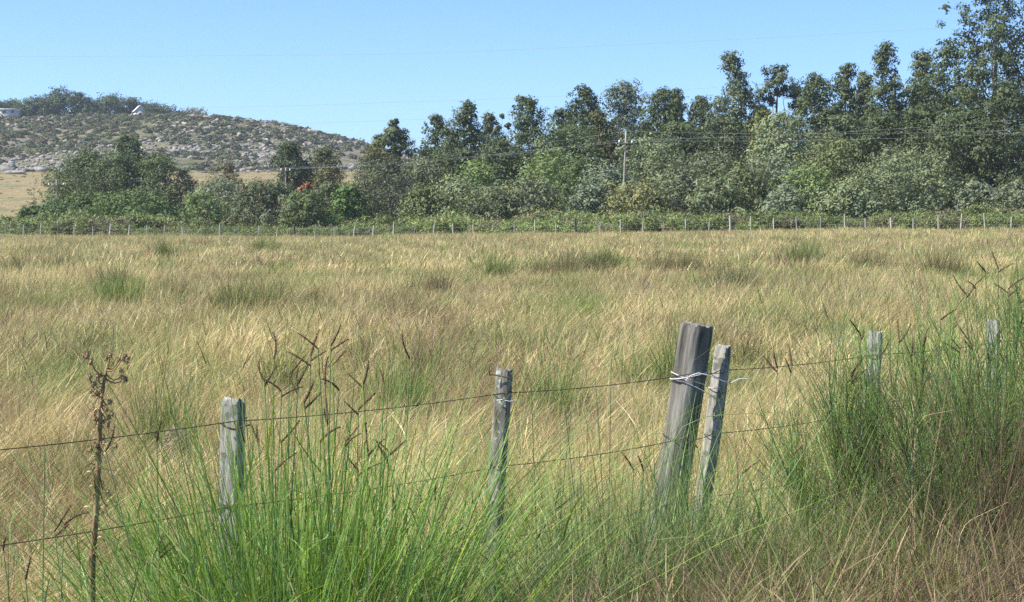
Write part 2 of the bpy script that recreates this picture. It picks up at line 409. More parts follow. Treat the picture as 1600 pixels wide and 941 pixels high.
def turf_mat(name, straw, green, brown, gthr=(.46, .63), bthr=(.46, .64), gbase=.12, bbase=.08, gs=(.50, .10, 0), bs=(.42, .085, 0)):
    """grass whose tufts are straw, green or brown; patches follow the ground, not the picture"""
    m, t = nt(name)
    g = N(t, 'ShaderNodeNewGeometry')
    def noise(sc, off, d=4):
        mp = N(t, 'ShaderNodeMapping'); mp.inputs['Scale'].default_value = sc; mp.inputs['Location'].default_value = off
        t.links.new(g.outputs['Position'], mp.inputs[0])
        n = N(t, 'ShaderNodeTexNoise'); n.inputs['Scale'].default_value = 1; n.inputs['Detail'].default_value = d + 2; n.inputs['Roughness'].default_value = .68; t.links.new(mp.outputs[0], n.inputs['Vector']); return n.outputs[0]
    tu = N(t, 'ShaderNodeAttribute', attribute_type='GEOMETRY', attribute_name='tuft').outputs['Fac']
    rn = N(t, 'ShaderNodeAttribute', attribute_type='GEOMETRY', attribute_name='rnd').outputs['Fac']
    ins = N(t, 'ShaderNodeAttribute', attribute_type='INSTANCER', attribute_name='tint').outputs['Color']
    wt = N(t, 'ShaderNodeTexWhiteNoise', noise_dimensions='1D'); t.links.new(tu, wt.inputs['W'])
    sepr = N(t, 'ShaderNodeSeparateColor'); t.links.new(wt.outputs['Color'], sepr.inputs[0])
    base = ramp(t, sepr.outputs[0], straw)
    gr = ramp(t, sepr.outputs[1], green); br = ramp(t, sepr.outputs[2], brown)
    def prob(nz, thr, b):
        mr = N(t, 'ShaderNodeMapRange', interpolation_type='SMOOTHSTEP'); t.links.new(nz, mr.inputs[0])
        mr.inputs[1].default_value = thr[0]; mr.inputs[2].default_value = thr[1]; mr.inputs[3].default_value = b; mr.inputs[4].default_value = .9; return mr.outputs[0]
    pg = prob(noise(gs, (40, 3, 0)), gthr, gbase); pb = prob(noise(bs, (8, 70, 0)), bthr, bbase)
    # a mixture, blade by blade, of neighbours' colours
    mixr = math_(t, 'FRACT', math_(t, 'ADD', math_(t, 'MULTIPLY', tu, 7.31), math_(t, 'MULTIPLY', rn, .2)))
    col = mixc(t, math_(t, 'LESS_THAN', mixr, pb), base, br)
    mix2 = math_(t, 'FRACT', math_(t, 'ADD', math_(t, 'MULTIPLY', tu, 13.7), math_(t, 'MULTIPLY', rn, .25)))
    col = mixc(t, math_(t, 'LESS_THAN', mix2, pg), col, gr)
    col = mixc(t, 1., col, ins, 'MULTIPLY')
    h = N(t, 'ShaderNodeHueSaturation'); t.links.new(col, h.inputs['Color'])
    t.links.new(math_(t, 'ADD', math_(t, 'MULTIPLY', rn, .7), .65), h.inputs['Value'])
    p = N(t, 'ShaderNodeBsdfPrincipled'); t.links.new(h.outputs[0], p.inputs['Base Color']); p.inputs['Roughness'].default_value = .55; p.inputs['Specular IOR Level'].default_value = .3
    tr = N(t, 'ShaderNodeBsdfTranslucent'); t.links.new(h.outputs[0], tr.inputs[0])
    mx = N(t, 'ShaderNodeMixShader'); mx.inputs[0].default_value = .3
    t.links.new(p.outputs[0], mx.inputs[1]); t.links.new(tr.outputs[0], mx.inputs[2])
    o = N(t, 'ShaderNodeOutputMaterial'); t.links.new(mx.outputs[0], o.inputs[0]); return m
M['turf'] = turf_mat('field_grass_blades',
    [(0., (.64, .53, .265)), (.35, (.55, .445, .205)), (.6, (.72, .63, .36)), (.8, (.44, .355, .17)), (1., (.60, .49, .25))],
    [(0., (.30, .34, .11)), (.5, (.21, .28, .08)), (1., (.38, .39, .15))],
    [(0., (.34, .245, .125)), (.5, (.26, .19, .10)), (1., (.43, .32, .18))])
M['verge'] = turf_mat('verge_grass_blades',
    [(0., (.42, .34, .19)), (.5, (.34, .26, .15)), (1., (.52, .43, .26))],
    [(0., (.22, .31, .08)), (.5, (.16, .25, .06)), (1., (.28, .34, .10))],
    [(0., (.24, .165, .10)), (.5, (.18, .125, .08)), (1., (.34, .25, .16))], gthr=(.46, .68), gbase=.12, bbase=.22, gs=(.9, .9, 0), bs=(.7, .7, 0))

# --- dry field grass
protos = []
for s_ in range(4): protos.append(turf('near_turf', .85, 15, 190, .14, .16, .52, .0034, .27, .8, 4, 10 + s_))
for s_ in range(4): protos.append(turf('mid_turf', 1.3, 7.5, 150, .21, .20, .58, .0072, .28, .75, 3, 20 + s_))
for s_ in range(4): protos.append(turf('far_turf', 2.4, 3.4, 110, .34, .26, .66, .017, .32, .65, 2, 30 + s_))
r = np.random.default_rng(11)
# far fence line (where the pasture ends)
FA = np.array([-53.5, 170.0]); FB = np.array([45.0, 141.0])
def fence_y(x): return FA[1] + (FB[1] - FA[1]) * (x - FA[0]) / (FB[0] - FA[0])
FENCE = lambda x: 6.36 + 1.01 * x            # near fence line: distance over x (metres)
X = []; Y = []; K = []
for y0, y1, step, k0 in ((5.4, 17, 1.0, 0), (17, 48, 1.6, 4), (48, 180, 3.0, 8)):
    yy = np.arange(y0, y1, step * .87)
    for j, y in enumerate(yy):
        half = .36 * y + 2.5
        x = np.arange(-half, half, step) + (j % 2) * step / 2
        X.append(x + (r.random(len(x)) - .5) * step * .5); Y.append(np.full(len(x), y) + (r.random(len(x)) - .5) * step * .5); K.append(k0 + r.integers(0, 4, len(x)))
X = np.concatenate(X); Y = np.concatenate(Y); K = np.concatenate(K)
ok = (Y < fence_y(X) + .5) & (Y > FENCE(X) + .3)
X, Y, K = X[ok], Y[ok], K[ok]; n = len(X)
tint = np.array([1., 1., 1.]) * (.70 + .60 * fbm(X * .35 + 2, Y * .2 + 30, 3))[:, None] * (.9 + .2 * r.random(n))[:, None]
hz = (.62 + .72 * fbm(X * .22 + 5, Y * .12, 3))
hz *= np.where(Y < 12, .55 + .45 * smooth(6, 12, Y), 1) * (1 - .35 * smooth(-14, -1, Y - fence_y(X)))
P = np.stack([X, Y, ground_z(X, Y)], -1)
rot = np.stack([0 * X, 0 * X, r.normal(size=n) * .3], -1)
fl = np.where(r.random(n) < .5, -1., 1.)
scatter('field_grass', P, rot, np.stack([np.ones(n), fl, hz], -1), tint, K, protos,
        'tall dry straw coloured grass covering the whole pasture beyond the near fence', 'grass')
# ------------------------------------------------------------------ trees and bushes
def trunk_mesh(rng, H, r0, targets, top, bendx=.0, branches=True):
    mb = MB()
    t = np.linspace(0, 1, 9)
    wob = np.cumsum(rng.normal(size=(9, 2)) * .005 * H, 0); wob -= wob[0]
    P = np.stack([wob[:, 0] + bendx * t ** 2, wob[:, 1], t * top - .3 * (t == 0)], -1)
    mb.add(*tube(P, r0 * (1 - .85 * t) + .01, 8))
    if branches:
        for c in targets:
            tz = np.clip((c[2] / top) * .62, .08, .92)
            b = np.array([np.interp(tz, t, P[:, 0]), np.interp(tz, t, P[:, 1]), np.interp(tz, t, P[:, 2])])
            s = np.linspace(0, 1, 5)[:, None]
            Q = b * (1 - s) + np.asarray(c) * s + np.array([0, 0, -.08 * H]) * (s * (1 - s))
            Q += rng.normal(size=(5, 3)) * .02 * H * np.sin(np.pi * s)
            rr = r0 * (1 - .8 * tz) * .5
            mb.add(*tube(Q, np.linspace(rr, rr * .25, 5), 5, cap=False))
    return mb

def profile(kind, t):
    if kind == 'spire': return np.clip((1 - t) ** .48 * (.65 + .35 * smooth(0, .3, t)) * 1.12, .16, 1)
    if kind == 'euc': return np.clip(np.sin(np.pi * np.clip(t, 0, 1) ** .8) ** .6 * .98 + .15 * (1 - t), .2, 1)
    if kind == 'dome': return np.clip(np.sqrt(np.clip(1 - (t * 1.0) ** 2.4, 0, 1)), .12, 1)
    if kind == 'bush': return np.clip(np.sqrt(np.clip(1 - t ** 2.0, 0, 1)), .15, 1)
    return np.ones_like(t)

def lobes_for(rng, kind, H, W, base, n):
    """centres and radii of the leaf masses of a crown"""
    t = (np.arange(n) + rng.random(n)) / n
    if kind in ('dome', 'bush'): t = t ** 1.1
    t = np.clip(t, 0, .985)
    a = np.arange(n) * 2.39996 + rng.random(n) * 1.2
    pr = profile(kind, t)
    R = W / 2 * pr * (.85 + .45 * rng.random(n))
    lr = W * (.15 + .17 * rng.random(n) ** 1.2) * (.5 + .5 * pr)
    q = (.15 + .85 * rng.random(n)) ** .45
    rad = np.maximum(R - lr * .45, 0) * q
    c = np.stack([rad * np.cos(a), rad * np.sin(a), base + (H - base) * t], -1)
    if kind not in ('bush',):                 # every crown leans and bulges in its own way
        ph = rng.random() * 6.28; am = W * (.03 + .06 * rng.random())
        c[:, 0] += am * np.sin(t * (2.2 + 2.5 * rng.random()) + ph) + W * .06 * rng.normal() * t
        hole = fbm(np.cos(a) * 1.3 + ph * 3, t * 5 + ph, 2)
        kp = (hole > .27) | (t > .9) | (rng.random(n) < .4)
        c, lr = c[kp], lr[kp]
    c[:, 2] = np.minimum(c[:, 2], H - lr * .9)
    return c, lr

def crown_mesh(rng, name, kind, H, W, base, nl, nleaf, L, mat, droop=.8, extra=None, hollow=.35, flat=1.0, aspect=.42):
    c, lr = lobes_for(rng, kind, H, W, base, nl) if nl else (np.zeros((0, 3)), np.zeros(0))
    if extra is not None:
        ec = np.array([e[:3] for e in extra]); er = np.array([e[3] for e in extra])
        c = np.concatenate([c, ec]); lr = np.concatenate([lr, er])
    # every leaf mass carries several sprays of its own, so that outlines break up
    ns = 14
    d0 = unit(rng.normal(size=(len(c) * ns, 3)) + np.array([0, 0, .25]))
    par = np.repeat(np.arange(len(c)), ns)
    sc = c[par] + d0 * (lr[par] * (.3 + .85 * rng.random(len(par))))[:, None]
    sr = lr[par] * (.17 + .24 * rng.random(len(par)))
    wgt = sr ** 1.6; wgt /= wgt.sum()
    idx = np.repeat(np.arange(len(sc)), np.maximum(rng.poisson(nleaf * wgt), 2)); n = len(idx)
    d = rng.normal(size=(n, 3)); dl = np.linalg.norm(d, axis=1, keepdims=True)
    d = d / dl; rr = np.minimum(dl[:, 0] * .55, 1.25)
    P = sc[idx] + d * (sr[idx] * rr)[:, None] * np.array([1.1, 1.1, .85])
    P[:, 2] = np.maximum(P[:, 2], .08 * rng.random(n))
    Nn = unit(d * .45 + d0[idx] * .7 + np.array([0, 0, .35]) + rng.normal(size=(n, 3)) * .36)
    Ls = L * (.6 + .8 * rng.random(n))
    sprr = rng.random(len(sc)); lobr = rng.random(len(c))
    rv = np.clip(.45 * rng.random(n) + .25 * sprr[idx] + .3 * lobr[par[idx]], 0, 1)
    V, Q, rv = leaves(P, Nn, Ls, Ls * aspect, droop, rng, rv)
    return mesh(name, V, Q, M[mat], rv), c, lr

TREE_N = [0]
def tree(px, top, wpx, Y, kind, col, label, name='eucalyptus_tree', cat='tree', group='tall trees in the wood', base=.22, dens=1.0, L=.19, trunk=True, extra=None, nl=None, base_py=None, leafmat='leaf', bend=0., droop=.9, wid=None):
    TREE_N[0] += 1
    rng = np.random.default_rng(1000 + TREE_N[0])
    X = at(px, HORIZON, Y)[0]; z0 = gz(X, Y)
    H = at(px, top, Y)[2] - z0; W = wpx * Y / F * 1.3
    root = obj(name, None, loc=(X, Y, z0)); root.empty_display_size = .5
    tag(root, label, cat, group)
    area = H * W
    nleaf = int(np.clip(area * 150 * dens * (.17 / L) ** 2, 350, 13500))
    n_l = nl if nl is not None else int(np.clip(22 + area * .7, 22, 74))
    if kind == 'wispy': pk = 'euc'
    else: pk = kind
    ex = None
    if extra: ex = [(e[0] * W, e[1] * W, e[2] * H, e[3] * W) for e in extra]
    me, c, lr = crown_mesh(rng, 'crown', pk, H, W, base * H, n_l, nleaf, L, leafmat, droop, ex)
    cr = obj('crown', me, root, color=col)
    if trunk:
        order = np.argsort(-lr)[:12]
        tb = trunk_mesh(rng, H, max(.09, H * .016), c[order], H * .84, bend * W)
        obj('trunk', tb.mesh('trunk', M['bark'], True), root)
    return root

def bush(px, top, wpx, Y, col, label, name='bush', group='bushes along the foot of the wood', L=.18, dens=1.0, kind='bush', depthw=None, cat='bush', nl=None):
    TREE_N[0] += 1
    rng = np.random.default_rng(2000 + TREE_N[0])
    X = at(px, HORIZON, Y)[0]; z0 = gz(X, Y)
    H = max(at(px, top, Y)[2] - z0, .6) * (1.08 if wpx > 40 else 1); W = wpx * Y / F * 1.42
    root = obj(name, None, loc=(X, Y, z0)); tag(root, label, cat, group)
    nleaf = int(np.clip(H * W * 230 * dens * (.16 / L) ** 2, 250, 6200))
    n_l = nl or int(np.clip(14 + H * W * .7, 12, 44))
    me, c, lr = crown_mesh(rng, 'foliage', kind, H, W, .1 * H, n_l, nleaf, L, 'shrub', .15, None, .4)
    obj('foliage', me, root, color=col)
    mb = MB()
    for q in c[np.argsort(-lr)[:9]]:
        s = np.linspace(0, 1, 5)[:, None]
        b = rng.normal(size=3) * .1; b[2] = -.1
        mb.add(*tube(b * (1 - s) + q * s + np.array([0, 0, .12 * H]) * s * (1 - s), np.linspace(.06, .015, 5) * max(1, H / 3), 5, cap=False))
    obj('stems', mb.mesh('stems', M['bark']), root)
    return root

def D(px): return 170 - 29 * px / 1600.0       # distance of the far fence in that photo column

EUC = (.108, .140, .060); EUCG = (.138, .172, .086); EUCD = (.085, .112, .048); OLIVE = (.125, .135, .055); PALE = (.25, .295, .155)
BLUE = (.215, .26, .165); BRITE = (.21, .28, .105); GREY = (.19, .22, .125); YEL = (.25, .255, .11)

# tall trees, right to left
T = [
 # px, top, width, extra distance, kind, colour, label, options
 (1604, -95, 110, 40, 'euc', EUCD, 'tallest dark tree cut off by the right edge of the picture', dict(base=.10, dens=1.3)),
 (1538, -55, 78, 36, 'euc', EUC, 'very tall open tree with a leafy limb arching left against the sky', dict(base=.14, nl=48, dens=1.1, extra=[(-.30, 0, .96, .13), (-.48, 0, .90, .12), (-.62, .05, .845, .085), (-.70, 0, .775, .075), (-.15, 0, 1.0, .13)])),
 (1492, 62, 74, 44, 'euc', EUC, 'full dark eucalyptus just left of the very tall open tree', dict(base=.10)),
 (1441, 78, 60, 52, 'spire', EUCG, 'pointed grey green eucalyptus, first left of the full dark one at the tall end', dict(base=.12)),
 (1390, 66, 70, 48, 'spire', EUC, 'sharp topped dark eucalyptus rising highest in the right half of the row', dict(base=.12)),
 (1345, 112, 46, 56, 'spire', EUCG, 'narrow eucalyptus squeezed left of the sharp topped dark one', dict(base=.15)),
 (1316, 100, 56, 50, 'spire', EUC, 'pointed eucalyptus, right one of a close pair of equal height', dict(base=.15)),
 (1272, 116, 70, 52, 'euc', EUC, 'broad eucalyptus, left one of a close pair, beside the two lobed tree', dict(base=.14)),
 (1212, 97, 60, 60, 'euc', EUCG, 'thin two lobed eucalyptus with sky showing through its bare branches', dict(base=.5, nl=0, dens=.5, extra=[(0, 0, .90, .27), (-.14, 0, .82, .24), (.12, .05, .84, .25), (.50, 0, .80, .27), (.56, .05, .73, .24), (-.35, 0, .70, .16), (.1, 0, .66, .12), (-.05, 0, .55, .2), (.3, 0, .5, .25)])),
 (1149, 80, 62, 54, 'euc', EUCG, 'tall oval eucalyptus standing alone above the middle of the wood', dict(base=.18)),
 (1182, 165, 60, 62, 'euc', EUCD, 'dark low tree filling the gap between the oval and two lobed eucalyptus', dict(base=.1)),
 (1098, 150, 62, 56, 'euc', EUC, 'mid height eucalyptus just left of the tall oval one', dict(base=.12)),
 (1062, 138, 54, 60, 'spire', EUCG, 'slim grey green eucalyptus between two rounder ones left of the oval one', dict(base=.15)),
 (1026, 138, 66, 54, 'euc', EUC, 'round headed dark eucalyptus right of the domed tree', dict(base=.12)),
 (968, 126, 78, 72, 'dome', (0.145, 0.177, 0.109), 'domed paler tree standing behind the others in the middle of the row', dict(base=.3)),
 (910, 134, 60, 52, 'euc', EUCD, 'dark eucalyptus leaning against the left flank of the domed tree', dict(base=.15)),
 (876, 168, 56, 58, 'euc', EUC, 'lower dark tree at the left shoulder of the dark eucalyptus by the dome', dict(base=.12)),
 (828, 148, 70, 50, 'spire', EUC, 'cone shaped eucalyptus with a pointed tip left of a dip in the row', dict(base=.12)),
 (786, 172, 20, 60, 'euc', EUCG, 'tiny tuft topped sapling peeping over left of the cone shaped eucalyptus', dict(base=.55, nl=8)),
 (766, 176, 38, 58, 'euc', EUCG, 'small open eucalyptus between the bushy one and the tuft topped sapling', dict(base=.3, dens=.8)),
 (722, 157, 68, 48, 'spire', EUC, 'bushy dark eucalyptus with a stepped pointed top', dict(base=.15)),
 (683, 179, 42, 54, 'euc', EUC, 'narrow eucalyptus with open gaps, left neighbour of the bushy stepped one', dict(base=.42, dens=.8)),
 (618, 187, 46, 50, 'euc', EUCG, 'small headed eucalyptus on thin bare stems against the sky', dict(base=.62, nl=13, dens=.9)),
 (655, 234, 52, 110, 'dome', EUC, 'distant dark round tree low in the gap between two open eucalyptus', dict(base=.1)),
 (588, 230, 70, 46, 'euc', OLIVE, 'dark olive tree below the small headed eucalyptus', dict(base=.1)),
 # middle storey
 (1570, 130, 110, 30, 'euc', EUCD, 'dark leafy mass below the tallest trees at the right edge', dict(base=.04)),
 (1500, 170, 90, 30, 'euc', EUC, 'leafy lower tree with slim bare trunks near the right end of the wood', dict(base=.2)),
 (1440, 165, 84, 36, 'euc', EUC, 'dark middle height tree above the large pale bush at right', dict(base=.1)),
 (1382, 175, 84, 36, 'euc', EUC, 'dark middle height tree under the sharp topped eucalyptus', dict(base=.1)),
 (1312, 180, 84, 38, 'euc', EUCG, 'grey green middle height tree under the close pair', dict(base=.1)),
 (1218, 176, 100, 34, 'dome', PALE, 'broad pale green rounded tree under the two lobed eucalyptus', dict(base=.05)),
 (1192, 172, 42, 46, 'dome', (0.203, 0.217, 0.058), 'small yellow green tree top beside the broad pale rounded tree', dict(base=.1)),
 (1128, 182, 84, 38, 'euc', EUCG, 'greyish middle height tree right below the tall oval eucalyptus', dict(base=.08)),
 (1062, 190, 92, 38, 'euc', EUC, 'dense dark tree behind the wires right of the utility pole', dict(base=.06)),
 (1006, 190, 66, 42, 'euc', EUCD, 'dark tree rising directly behind the utility pole with white insulators', dict(base=.06)),
 (940, 175, 56, 44, 'euc', OLIVE, 'olive tree standing under the domed tree', dict(base=.08)),
 (884, 192, 100, 38, 'dome', (0.145, 0.189, 0.087), 'feathery mid green broad tree below the dark eucalyptus by the dome', dict(base=.05)),
 (790, 215, 76, 40, 'euc', EUC, 'dark underwood tree below the cone shaped eucalyptus', dict(base=.08)),
 (730, 232, 70, 40, 'euc', EUCD, 'dark underwood tree at the foot of the bushy stepped eucalyptus', dict(base=.08)),
 (665, 250, 70, 42, 'euc', EUCG, 'grey green underwood tree left of the dark foot of the stepped eucalyptus', dict(base=.05)),
 # the group standing apart at left
 (200, 210, 48, 66, 'euc', (0.09, 0.128, 0.049), 'tallest dark spiky tree at the top of the left tree group', dict(base=.2)),
 (128, 236, 80, 62, 'euc', (0.104, 0.142, 0.055), 'broad tree at the left end of the left tree group', dict(base=.14)),
 (188, 240, 84, 58, 'euc', (0.096, 0.133, 0.052), 'dense tree in the middle of the left tree group', dict(base=.08)),
 (246, 238, 74, 58, 'euc', (0.119, 0.157, 0.064), 'rounded tree right of the middle in the left tree group', dict(base=.08)),
 (284, 264, 36, 60, 'euc', (0.189, 0.181, 0.094), 'slim brownish tree closing the right side of the left tree group', dict(base=.1, dens=.7)),
 (352, 252, 44, 74, 'euc', (0.174, 0.16, 0.08), 'thin brownish see through tree behind the bushes in the valley gap', dict(base=.3, dens=.5)),
 (461, 221, 54, 66, 'euc', (0.08, 0.113, 0.049), 'dark tree right behind the plain pole in the valley gap', dict(base=.22)),
 (500, 232, 46, 72, 'euc', (0.131, 0.152, 0.07), 'lighter tree just right of the dark tree by the plain pole', dict(base=.35, dens=.7)),
 (516, 262, 48, 62, 'dome', (0.145, 0.145, 0.065), 'olive brown round tree right of the reddish bush', dict(base=.15)),
]
for px, top, wpx, dd, kind, col, label, opt in T:
    tree(px, top, wpx, D(px) + dd, kind, col, label, group='trees of the left group and valley gap' if px < 560 else 'tall trees in the wood', **opt)

B = [
 # px, top, width, extra distance, colour, label
 (1592, 285, 70, 20, GREY, 'dull bush at the foot of the trees on the right edge'),
 (1524, 288, 56, 22, BLUE, 'small grey blue bush left of the right edge under the bare trunks'),
 (1432, 246, 96, 24, PALE, 'large pale willowy bush at the right end of the bush bank'),
 (1376, 258, 110, 20, (0.189, 0.232, 0.116), 'wide pale bush in front, second from the right end of the bank'),
 (1330, 290, 80, 17, PALE, 'low pale bush in front of the wide ones, right part of the bank'),
 (1398, 236, 80, 30, GREY, 'grey green bush behind the two wide pale ones at right'),
 (1298, 226, 104, 28, (0.189, 0.217, 0.087), 'big yellowish green bush below the close pair of eucalyptus'),
 (1262, 268, 84, 20, BRITE, 'fresh green bush with a dark hollow beneath it'),
 (1212, 252, 84, 24, BLUE, 'bluish green bush below the broad pale rounded tree'),
 (1232, 296, 60, 17, BLUE, 'low bluish bush in front of the fresh green one'),
 (1164, 262, 84, 20, (0.167, 0.196, 0.09), 'mid green bush left of the bluish one with a ragged top'),
 (1122, 284, 60, 17, PALE, 'pale small bush at the foot of the ragged topped one'),
 (1108, 246, 84, 25, GREY, 'grey twiggy bush right of the utility pole, second row'),
 (1062, 262, 84, 20, GREY, 'grey green bush right of the yellowish low bush'),
 (1015, 222, 86, 30, PALE, 'pale drooping bush just right of the utility pole'),
 (995, 290, 84, 15, YEL, 'yellowish low bush in front of the utility pole'),
 (950, 262, 70, 22, BLUE, 'silvery bush just left of the utility pole'),
 (925, 284, 56, 17, BLUE, 'rounded silvery bush with a dark foot left of the yellowish low bush'),
 (862, 246, 100, 26, BRITE, 'brightest green broad bush in the middle of the bank'),
 (905, 262, 60, 24, (0.123, 0.174, 0.065), 'darker green bush right of the brightest broad one'),
 (826, 286, 84, 18, GREY, 'greyish bush in front of the brightest broad one'),
 (772, 296, 90, 16, (0.174, 0.196, 0.102), 'wide dull green bush left of the greyish middle one'),
 (742, 256, 66, 26, BRITE, 'bright leafy bush below the bushy stepped eucalyptus'),
 (716, 286, 80, 19, PALE, 'pale spreading bush left of the wide dull green one'),
 (668, 296, 70, 18, (0.174, 0.21, 0.087), 'green bush at the right of the large grey one'),
 (655, 258, 70, 30, GREY, 'grey bush in the second row under the narrow open eucalyptus'),
 (608, 252, 96, 22, (0.128, 0.142, 0.09), 'large dark grey bush at the left end of the bank'),
 (548, 294, 48, 18, (0.131, 0.217, 0.065), 'fresh green bush left of the large dark grey one'),
 (516, 292, 56, 26, (0.145, 0.181, 0.087), 'green bush right of the reddish bush'),
 (478, 304, 56, 14, (0.152, 0.196, 0.08), 'green bush in front of the reddish one'),
 (436, 290, 54, 30, GREY, 'grey green bush behind the plain pole'),
 (398, 286, 66, 30, (0.145, 0.174, 0.087), 'middle bush of the three between the left tree group and plain pole'),
 (344, 286, 76, 34, BLUE, 'bluish bush, leftmost of the three between left tree group and plain pole'),
 (312, 306, 50, 28, BRITE, 'low bush at the right foot of the left tree group'),
 (232, 304, 80, 24, (0.123, 0.181, 0.065), 'rounded green bush below the right side of the left tree group'),
 (176, 306, 76, 26, (0.131, 0.189, 0.065), 'rounded green bush below the middle of the left tree group'),
 (124, 308, 70, 26, (0.123, 0.174, 0.065), 'bush just right of the pole with the crossarm at left'),
 (76, 318, 56, 26, (0.123, 0.181, 0.072), 'low bush at the foot of the crossarm pole at left'),
 (48, 322, 36, 24, (0.116, 0.174, 0.065), 'small dark bush at the left end of the shrubs, by the tawny slope'),
]
for px, top, wpx, dd, col, label in B:
    bush(px, top, wpx, D(px) + dd, col, label)
bush(480, 284, 24, D(479) + 19, (.40, .20, .10), 'reddish orange flowering bush in the valley gap', 'flowering_bush', 'bushes along the foot of the wood')

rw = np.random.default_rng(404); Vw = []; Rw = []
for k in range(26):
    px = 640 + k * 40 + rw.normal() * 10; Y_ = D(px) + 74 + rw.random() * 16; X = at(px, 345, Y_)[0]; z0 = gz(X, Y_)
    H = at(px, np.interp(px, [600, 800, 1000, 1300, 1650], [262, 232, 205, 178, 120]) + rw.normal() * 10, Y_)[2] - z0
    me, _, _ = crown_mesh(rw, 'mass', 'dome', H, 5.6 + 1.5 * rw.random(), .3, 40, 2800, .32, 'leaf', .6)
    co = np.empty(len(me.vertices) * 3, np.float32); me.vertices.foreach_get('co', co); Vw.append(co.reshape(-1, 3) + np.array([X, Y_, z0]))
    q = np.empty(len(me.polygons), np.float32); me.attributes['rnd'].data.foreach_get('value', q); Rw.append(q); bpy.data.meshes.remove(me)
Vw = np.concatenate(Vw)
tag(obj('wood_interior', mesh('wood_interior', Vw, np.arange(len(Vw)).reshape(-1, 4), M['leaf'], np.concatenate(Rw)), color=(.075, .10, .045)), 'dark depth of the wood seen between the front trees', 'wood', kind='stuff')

# --- broom scrub: the continuous green belt just behind the far fence
def broom_proto(seed, n=900):
    r_ = np.random.default_rng(seed)
    k = 9
    c = np.stack([r_.normal(size=k) * .42, r_.normal(size=k) * .42, .25 + .75 * r_.random(k)], -1); cr = .22 + .2 * r_.random(k)
    i = r_.integers(0, k, n); d = unit(r_.normal(size=(n, 3)) + np.array([0, 0, .4]))
    P0 = c[i] + d * (cr[i] * (.4 + .7 * r_.random(n)))[:, None]; P0[:, 2] = np.maximum(P0[:, 2], .03)
    Nn = unit(d * .6 + r_.normal(size=(n, 3)) * .5 + np.array([0, 0, .2])); Ls = .075 * (.6 + .8 * r_.random(n))
    V, Q, rv = leaves(P0, Nn, Ls, Ls * .32, -2.2, r_)
    return mesh('broom', V, Q, M['scrub'], rv)
r = np.random.default_rng(77)
n = 1700
bx = r.random(n) * 150 - 75; by = fence_y(bx) + 2.2 + r.random(n) ** 1.3 * 17
pn = fbm(bx * .09 + 3, by * .09, 3)
bt = np.array([.20, .25, .088]) * (.6 + .8 * r.random(n) * .6 + .5 * (pn - .35))[:, None]
bt[r.random(n) < .2] = np.array([.20, .19, .105]); bt *= (1 + .25 * smooth(.5, .7, fbm(bx * .05 + 50, by * .05, 2)))[:, None]
bs = (.6 + .6 * r.random(n)) * (.8 + 1.5 * (fbm(bx * .16 + 21, by * .14, 3) - .34))
bs = bs * (1 + .5 * np.clip((by - fence_y(bx)) / 19, 0, 1))
scatter('broom_scrub', np.stack([bx, by, ground_z(bx, by)], -1), np.stack([0 * bx, 0 * bx, r.random(n) * 6.28], -1),
        np.stack([bs * 1.4, bs * 1.4, bs * 1.15], -1), bt, r.integers(0, 5, n), [broom_proto(300 + k) for k in range(5)],
        'continuous belt of low green broom scrub right behind the far fence', 'scrub')

# ------------------------------------------------------------------ hill: rocks, scrub, trees, houses
def ico(rng, sub=1):
    import bmesh
    bm = bmesh.new(); bmesh.ops.create_icosphere(bm, subdivisions=sub, radius=1)
    V = np.array([v.co[:] for v in bm.verts]); Fc = np.array([[v.index for v in f.verts] for f in bm.faces]); bm.free()
    return V, Fc
IV, IF = ico(None, 1)
def rock_protos(n, seed):
    out = []
    r_ = np.random.default_rng(seed)
    for k in range(n):
        V = np.sign(IV) * np.abs(IV) ** .75 * (1 + .3 * r_.normal(size=(len(IV), 1))) * np.array([1.2, .9, .62]) * (1 + .15 * r_.normal(size=(1, 3)))
        out.append(V)
    return out
RP = rock_protos(6, 5)
r = np.random.default_rng(21)
Vs = []; Fs = []; c0 = 0
n = 11000
rpx = r.random(n) * 1000 - 150; ry = 474 + r.random(n) * 166
rx = (rpx - 800) / F * ry
dens = fbm(rx * .022 + 3, ry * .02 + 11, 4)
edge = smooth(250, 420, rpx) * .08
keep = (dens + edge + .06 * (r.random(n) - .5)) > .50
keep |= (ry < 490) & (r.random(n) < .05)
rx, ry = rx[keep], ry[keep]; rz = ground_z(rx, ry)
rs = .22 + .75 * r.random(len(rx)) ** 3
for i in range(len(rx)):
    a = r.random() * 6.28; cs, sn = math.cos(a), math.sin(a)
    V = RP[i % 6] * rs[i] * np.array([1.25, 1.0, 1.1])
    V = np.stack([V[:, 0] * cs - V[:, 1] * sn, V[:, 0] * sn + V[:, 1] * cs, V[:, 2]], -1) + np.array([rx[i], ry[i], rz[i] + .1 * rs[i]])
    Vs.append(V); Fs.append(IF + c0); c0 += len(V)
tag(obj('hillside_rocks', mesh('hillside_rocks', np.concatenate(Vs), np.concatenate(Fs), M['rock'])), 'scattered grey rocks and outcrops covering the slope of the far hill', 'rocks', kind='stuff')

